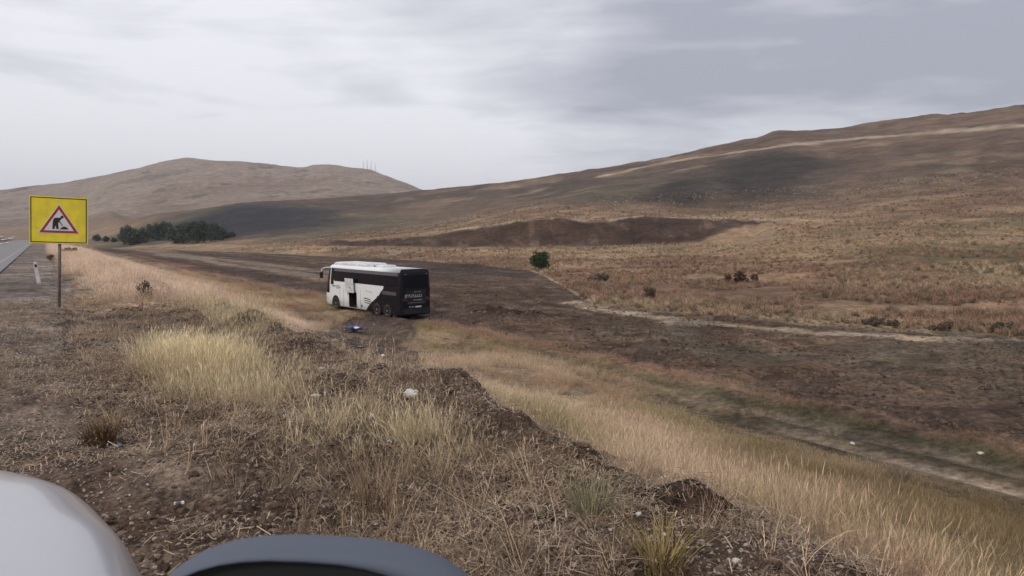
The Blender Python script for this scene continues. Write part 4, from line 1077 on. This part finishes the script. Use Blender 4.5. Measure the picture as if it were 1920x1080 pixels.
# ------------------------------------------------------------------ litter and stones
M_STONEW = simple('pale_stone', (.66, .62, .57), .85, dirt=.4, dcol=(.25, .2, .16), scale=10, bumpk=.02); M_PAPER = simple('white_paper', (.80, .77, .74), .7, dirt=.15, scale=12)
def stone(px, py, wpx, hpx, label, mat, seed, name='stone', cat='stone', sink=.25, group=None):
    X0, Y0, Z0 = hit(px, py); V, Fc = rock_geo(seed, 2); s = wpx * Y0 / F / 2; q = hpx / wpx
    zz = max(abs(v[2]) for v in V)
    o = obj(name, [(v[0] * s, v[1] * s, (v[2] / zz * q * s) * .8) for v in V], Fc, mat, smooth=True); o.location = (X0, Y0, Z0 + s * q * (1 - sink) * .6); o.rotation_euler = (0, 0, seed); return tag(o, label, cat, group)
stone(771, 744, 30, 26, 'round whitish boulder on the slope brow below the coach', M_STONEW, 401)
stone(592, 745, 18, 10, 'flat pale stone in dark soil right of the blond grass patch', M_STONEW, 402)
stone(697, 783, 20, 11, 'small pale stone on dark soil below left of the whitish boulder', M_STONEW, 403)
stone(718, 669, 9, 9, 'tiny bright pebble on the muddy trail behind the coach', M_PAPER, 404)
stone(1152, 962, 12, 10, 'small pale stone right of the pale green grass tuft at the brow', M_STONEW, 405)
stone(1197, 965, 15, 8, 'flat pale stone on the dark mound near the bottom right of the shoulder', M_STONEW, 406)
stone(1245, 1003, 12, 7, 'pale stone nearer than the flat one on the dark mound', M_STONEW, 407)
stone(1382, 1056, 18, 14, 'pale stone at the bottom edge of the photo, right part', M_STONEW, 408)
stone(222, 838, 14, 10, 'bluish grey stone by the dark hollow right of the brown tussock', simple('blue_stone', (.22, .23, .27), .8), 409)
stone(628, 640, 16, 7, 'small yellowish clod of grass beside the blue plastic sheet', simple('yellowish_clod', (.36, .30, .16), .9), 410)
stone(604, 694, 18, 6, 'flat pale stone slab lying on the left side of the muddy trail', M_STONEW, 411)
stone(1838, 852, 12, 8, 'pale stone in the farm track at the right edge of the photo', M_STONEW, 412)
stone(1598, 834, 14, 7, 'pale stone beside the farm track at the lower right', M_STONEW, 413)
rs_ = [(8, 452, 13), (20, 449, 10), (4, 459, 9), (27, 446, 8), (14, 457, 9), (2, 446, 10)]
LB = ['pale rock largest on the bank left of the road', 'pale rock second on the bank beyond the road, near the top', 'pale rock lowest on the road bank at the left edge', 'pale rock farthest along the bank left of the road', 'pale rock on the road bank between two larger ones', 'pale rock topmost at the left edge above the road']
for i, (a, b_, w_) in enumerate(rs_): stone(a, b_, w_, w_ * .6, LB[i], M_STONEW, 420 + i, name='rock', cat='rock', group='rocks on the bank left of the road')
def scrap(px, py, w, l, label, seed, mat, name='paper_scrap', cat='litter', ang=0., lift=.02, crump=.25):
    X0, Y0, Z0 = hit(px, py); r = np.random.default_rng(seed); n = 7; V, Fc = [], []
    for t_ in (0, .006):
        for i in range(n):
            for j in range(n):
                a, b_ = i / (n - 1) - .5, j / (n - 1) - .5; V.append((a * w * (1 + .1 * r.normal()), b_ * l * (1 + .1 * r.normal()), crump * w * (math.sin(a * 7 + seed) * math.cos(b_ * 6) * .4 + .1 * r.normal()) + t_))
    k = n * n
    for i in range(n - 1):
        for j in range(n - 1):
            a = i * n + j; Fc.append((a, a + n, a + n + 1, a + 1)); Fc.append((k + a, k + a + 1, k + a + n + 1, k + a + n))
    o = obj(name, V, Fc, mat); o.location = (X0, Y0, Z0 + lift + crump * w * .4); o.rotation_euler = (rad(-20), 0, ang); return tag(o, label, cat)
scrap(336, 954, .048, .030, 'small bright white scrap on the brown soil near the bottom left', 5, M_PAPER, ang=.4)
scrap(736, 838, .05, .09, 'crumpled white scrap among dead stalks left of the dark mound', 6, M_PAPER, ang=.5, crump=.5)
scrap(664, 624, 1.15, 1.1, 'crumpled blue and white plastic sheet on the mud before the coach', 7, simple('blue_plastic', (.30, .42, .85), .35, 0, .5, .6, (.78, .82, .92), 1.6), 'plastic_sheet', 'plastic sheet', .3, .12, .30)
scrap(676, 654, .9, .35, 'thin grey strip of plastic in the mud below the blue sheet', 8, simple('grey_plastic', (.28, .26, .28), .5, dirt=.4), 'plastic_strip', 'plastic strip', .1, .03, .12)

# single tufts that stand out
def single_tuft(px, py, h_, seed, c, label, lean=.7, n=160, wd=.003, base=.09):
    X0, Y0, Z0 = hit(px, py); V, Fc, Sh = blades(n, h_ * .5, h_, .05, lean, wd, seed, 4, 0, base=base)
    m_, N = new_mat('tuft_blade'); sh = N.n('ShaderNodeAttribute', attribute_name='shade').outputs['Fac']
    finish(N, principled(N, N.mix(sh, tuple(q * .55 for q in c), c), .85, 0, .15))
    o = leaf_obj('grass_tuft', (V, Fc, Sh), m_, None); o.location = (X0, Y0, Z0 - .02); return tag(o, label, 'grass tuft')
single_tuft(1110, 975, .30, 501, (.34, .32, .19), 'pale green upright grass tuft on the brow of the shoulder, lower middle')
single_tuft(190, 835, .30, 502, (.20, .125, .06), 'brown tussock beside a dark hollow at the left of the shoulder', 1.0, 220)
single_tuft(385, 800, .20, 503, (.10, .07, .045), 'dark withered tuft just below the blond grass patch', 1.2, 150)
single_tuft(700, 960, .42, 504, (.34, .24, .14), 'spreading straw coloured tuft among dead stalks above the mirror', 1.3, 120, .0022, .14)
single_tuft(1240, 1065, .26, 505, (.38, .28, .12), 'yellow tuft at the bottom of the photo right of the mirror', 1.1, 170)
single_tuft(1690, 905, .7, 506, (.26, .20, .15), 'grey brown weed tuft at the near end of the pale rut', 1.0, 150, .006, .2)

# ------------------------------------------------------------------ the car the view is taken from
M_CARW = simple('white_car_paint', (.44, .44, .47), .30, 0, .5, .0, scale=.6, coat=.6); M_CASE = simple('mirror_shell', (.115, .13, .165), .65, 0, .25, scale=1.5); M_CLEAR = simple('lamp_glass', (.55, .56, .58), .12, 0, .6)
car = empty('car', (*xy(0, 0), 0)); car.rotation_euler = (0, 0, math.atan2(RD[1], RD[0])); tag(car, 'white car parked on the shoulder, its bonnet at the lower left corner', 'car')
# local axes: x forward, y left; the right flank lies at y = -CR
CR, CWD = .165, 1.74; YC = -CR + CWD / 2
def plan_w(x_):
    return np.interp(x_, [-.4, .9, 1.3, 1.6, 1.85, 2.02, 2.14, 2.20], [.87, .87, .86, .815, .70, .52, .28, 0.0])
xo = np.concatenate([np.linspace(-.4, 1.2, 9), np.linspace(1.3, 2.0, 10), np.linspace(2.03, 2.2, 9)])
outl = [Vector((x_, YC - float(plan_w(x_)), 0)) for x_ in xo] + [Vector((x_, YC + float(plan_w(x_)), 0)) for x_ in xo[::-1][1:]]
no = len(outl); CEN = Vector((.6, YC, 0))
def ztop(x_): return float(np.interp(x_, [-.4, .6, 1.2, 1.7, 2.0, 2.2], [1.03, 1.02, 1.01, .985, .94, .88]))
lv = [(.0, .22, 0), (-.0, .45, 0), (.005, .62, 0), (.02, .74, 0), (.045, 0, .10), (.09, 0, .045), (.15, 0, .018), (.26, 0, .004), (.45, 0, 0)]
V, Fc = [], []
for ins, za, dz in lv:
    for p in outl:
        dct = CEN - p; L = dct.length; q = p + Vector((dct.x * .35, dct.y, 0)).normalized() * ins * (1 if L > 0 else 0)
        z_ = za if za else ztop(q.x) - dz; V.append((q.x, q.y, z_))
for j in range(len(lv) - 1):
    for i in range(no - 1): Fc.append((j * no + i, j * no + i + 1, (j + 1) * no + i + 1, (j + 1) * no + i))
k = (len(lv) - 1) * no
for i in range((no - 1) // 2): Fc.append((k + i, k + i + 1, k + no - 2 - i, k + no - 1 - i))
cb = obj('body', V, Fc, M_CARW, car, True); sm = cb.modifiers.new('sub', 'SUBSURF'); sm.levels = sm.render_levels = 2
for side, yy in ((-1, YC - .72), (1, YC + .72)):
    w_ = empty('wheel', (1.35, YC + side * .78, .30)); w_.parent = car
    MB().lathe([(.19, .10 * side), (.27, .105 * side), (.30, .07 * side), (.30, -.08 * side), (.19, -.1 * side)], (0, 0, 0), n=28).build('tyre', M_TYRE, w_, True)
    MB().lathe([(.195, .09 * side), (.17, .06 * side), (.06, .05 * side), (.001, .07 * side)], (0, 0, 0), n=20).build('rim', M_RIM, w_, True)
    hl = MB(); hl.lathe([(.13, 0), (.12, .05), (.07, .09), (.001, .10)], (0, 0, 0), n=18)
    h2 = hl.build('headlight', M_CLEAR, car, True); h2.location = (1.93, YC + side * .55, .66); h2.rotation_euler = (0, 0, rad(-90 + side * 25))
MB().box((2.2, YC, .36), (.10, 1.0, .16)).build('bumper_grille', M_BLK, car, bevel=.03)
# door mirror, seen from behind and above: shell, dark glass bowl
mx, my, mz = .50, -.205, 0
mir = empty('side_mirror', (0, 0, 0)); mir.parent = car
CAMI = car.matrix_basis
def to_local(w): u_, v_ = uv(w[0], w[1]); return Vector((u_, -v_, w[2]))
mc = to_local((-.164, .60, 0)); mir.location = (mc.x, mc.y, 1.047); mir.rotation_euler = (rad(6), rad(4), rad(-26))
# shell lofted from the glass rim forward
def rim_pt(t, a, b, e=2.6):
    c_, s_ = math.cos(t), math.sin(t); return (abs(c_) ** (2 / e) * a * (1 if c_ > 0 else -1), abs(s_) ** (2 / e) * b * (1 if s_ > 0 else -1))
NN = 40; V, Fc = [], []
rings = [(.0, .126, .079), (-.006, .136, .083), (.004, .148, .088), (.02, .150, .090), (.045, .147, .088), (.075, .13, .076), (.10, .09, .052), (.115, .03, .02)]
for k_, (dx, a, b_) in enumerate(rings):
    sh_in = .020 * max(0, 1 - k_ / 2)
    for i in range(NN):
        yy, zz = rim_pt(2 * math.pi * i / NN, a, b_); V.append((dx, yy + sh_in, zz))
for j in range(len(rings) - 1):
    for i in range(NN): Fc.append((j * NN + i, j * NN + (i + 1) % NN, (j + 1) * NN + (i + 1) % NN, (j + 1) * NN + i))
Fc.append(tuple((len(rings) - 1) * NN + i for i in range(NN)))
sh_ = obj('mirror_shell', V, Fc, M_CASE, mir, True); 
V = [(.004, rim_pt(2 * math.pi * i / NN, .128, .081)[0] + .020, rim_pt(2 * math.pi * i / NN, .128, .081)[1]) for i in range(NN)]; obj('mirror_glass', V, [tuple(range(NN))], M_DARK, mir)
MB().tube([(.05, .10, -.04), (.03, .20, -.09)], [.03, .035], 10).build('mirror_foot', M_BLK, mir, True)

# ------------------------------------------------------------------ air
m_, N = new_mat('haze_air')
vol = N.n('ShaderNodeVolumePrincipled', {'Color': (.86, .86, .90, 1), 'Density': 0.00012, 'Anisotropy': .3})
N.n('ShaderNodeOutputMaterial', {'Volume': vol.outputs[0]})
hb = MB().box((0, 0, 200), (12400, 12400, 460)).build('haze', m_); hb['kind'] = 'stuff'; hb['label'] = 'thin pale haze over the valley'
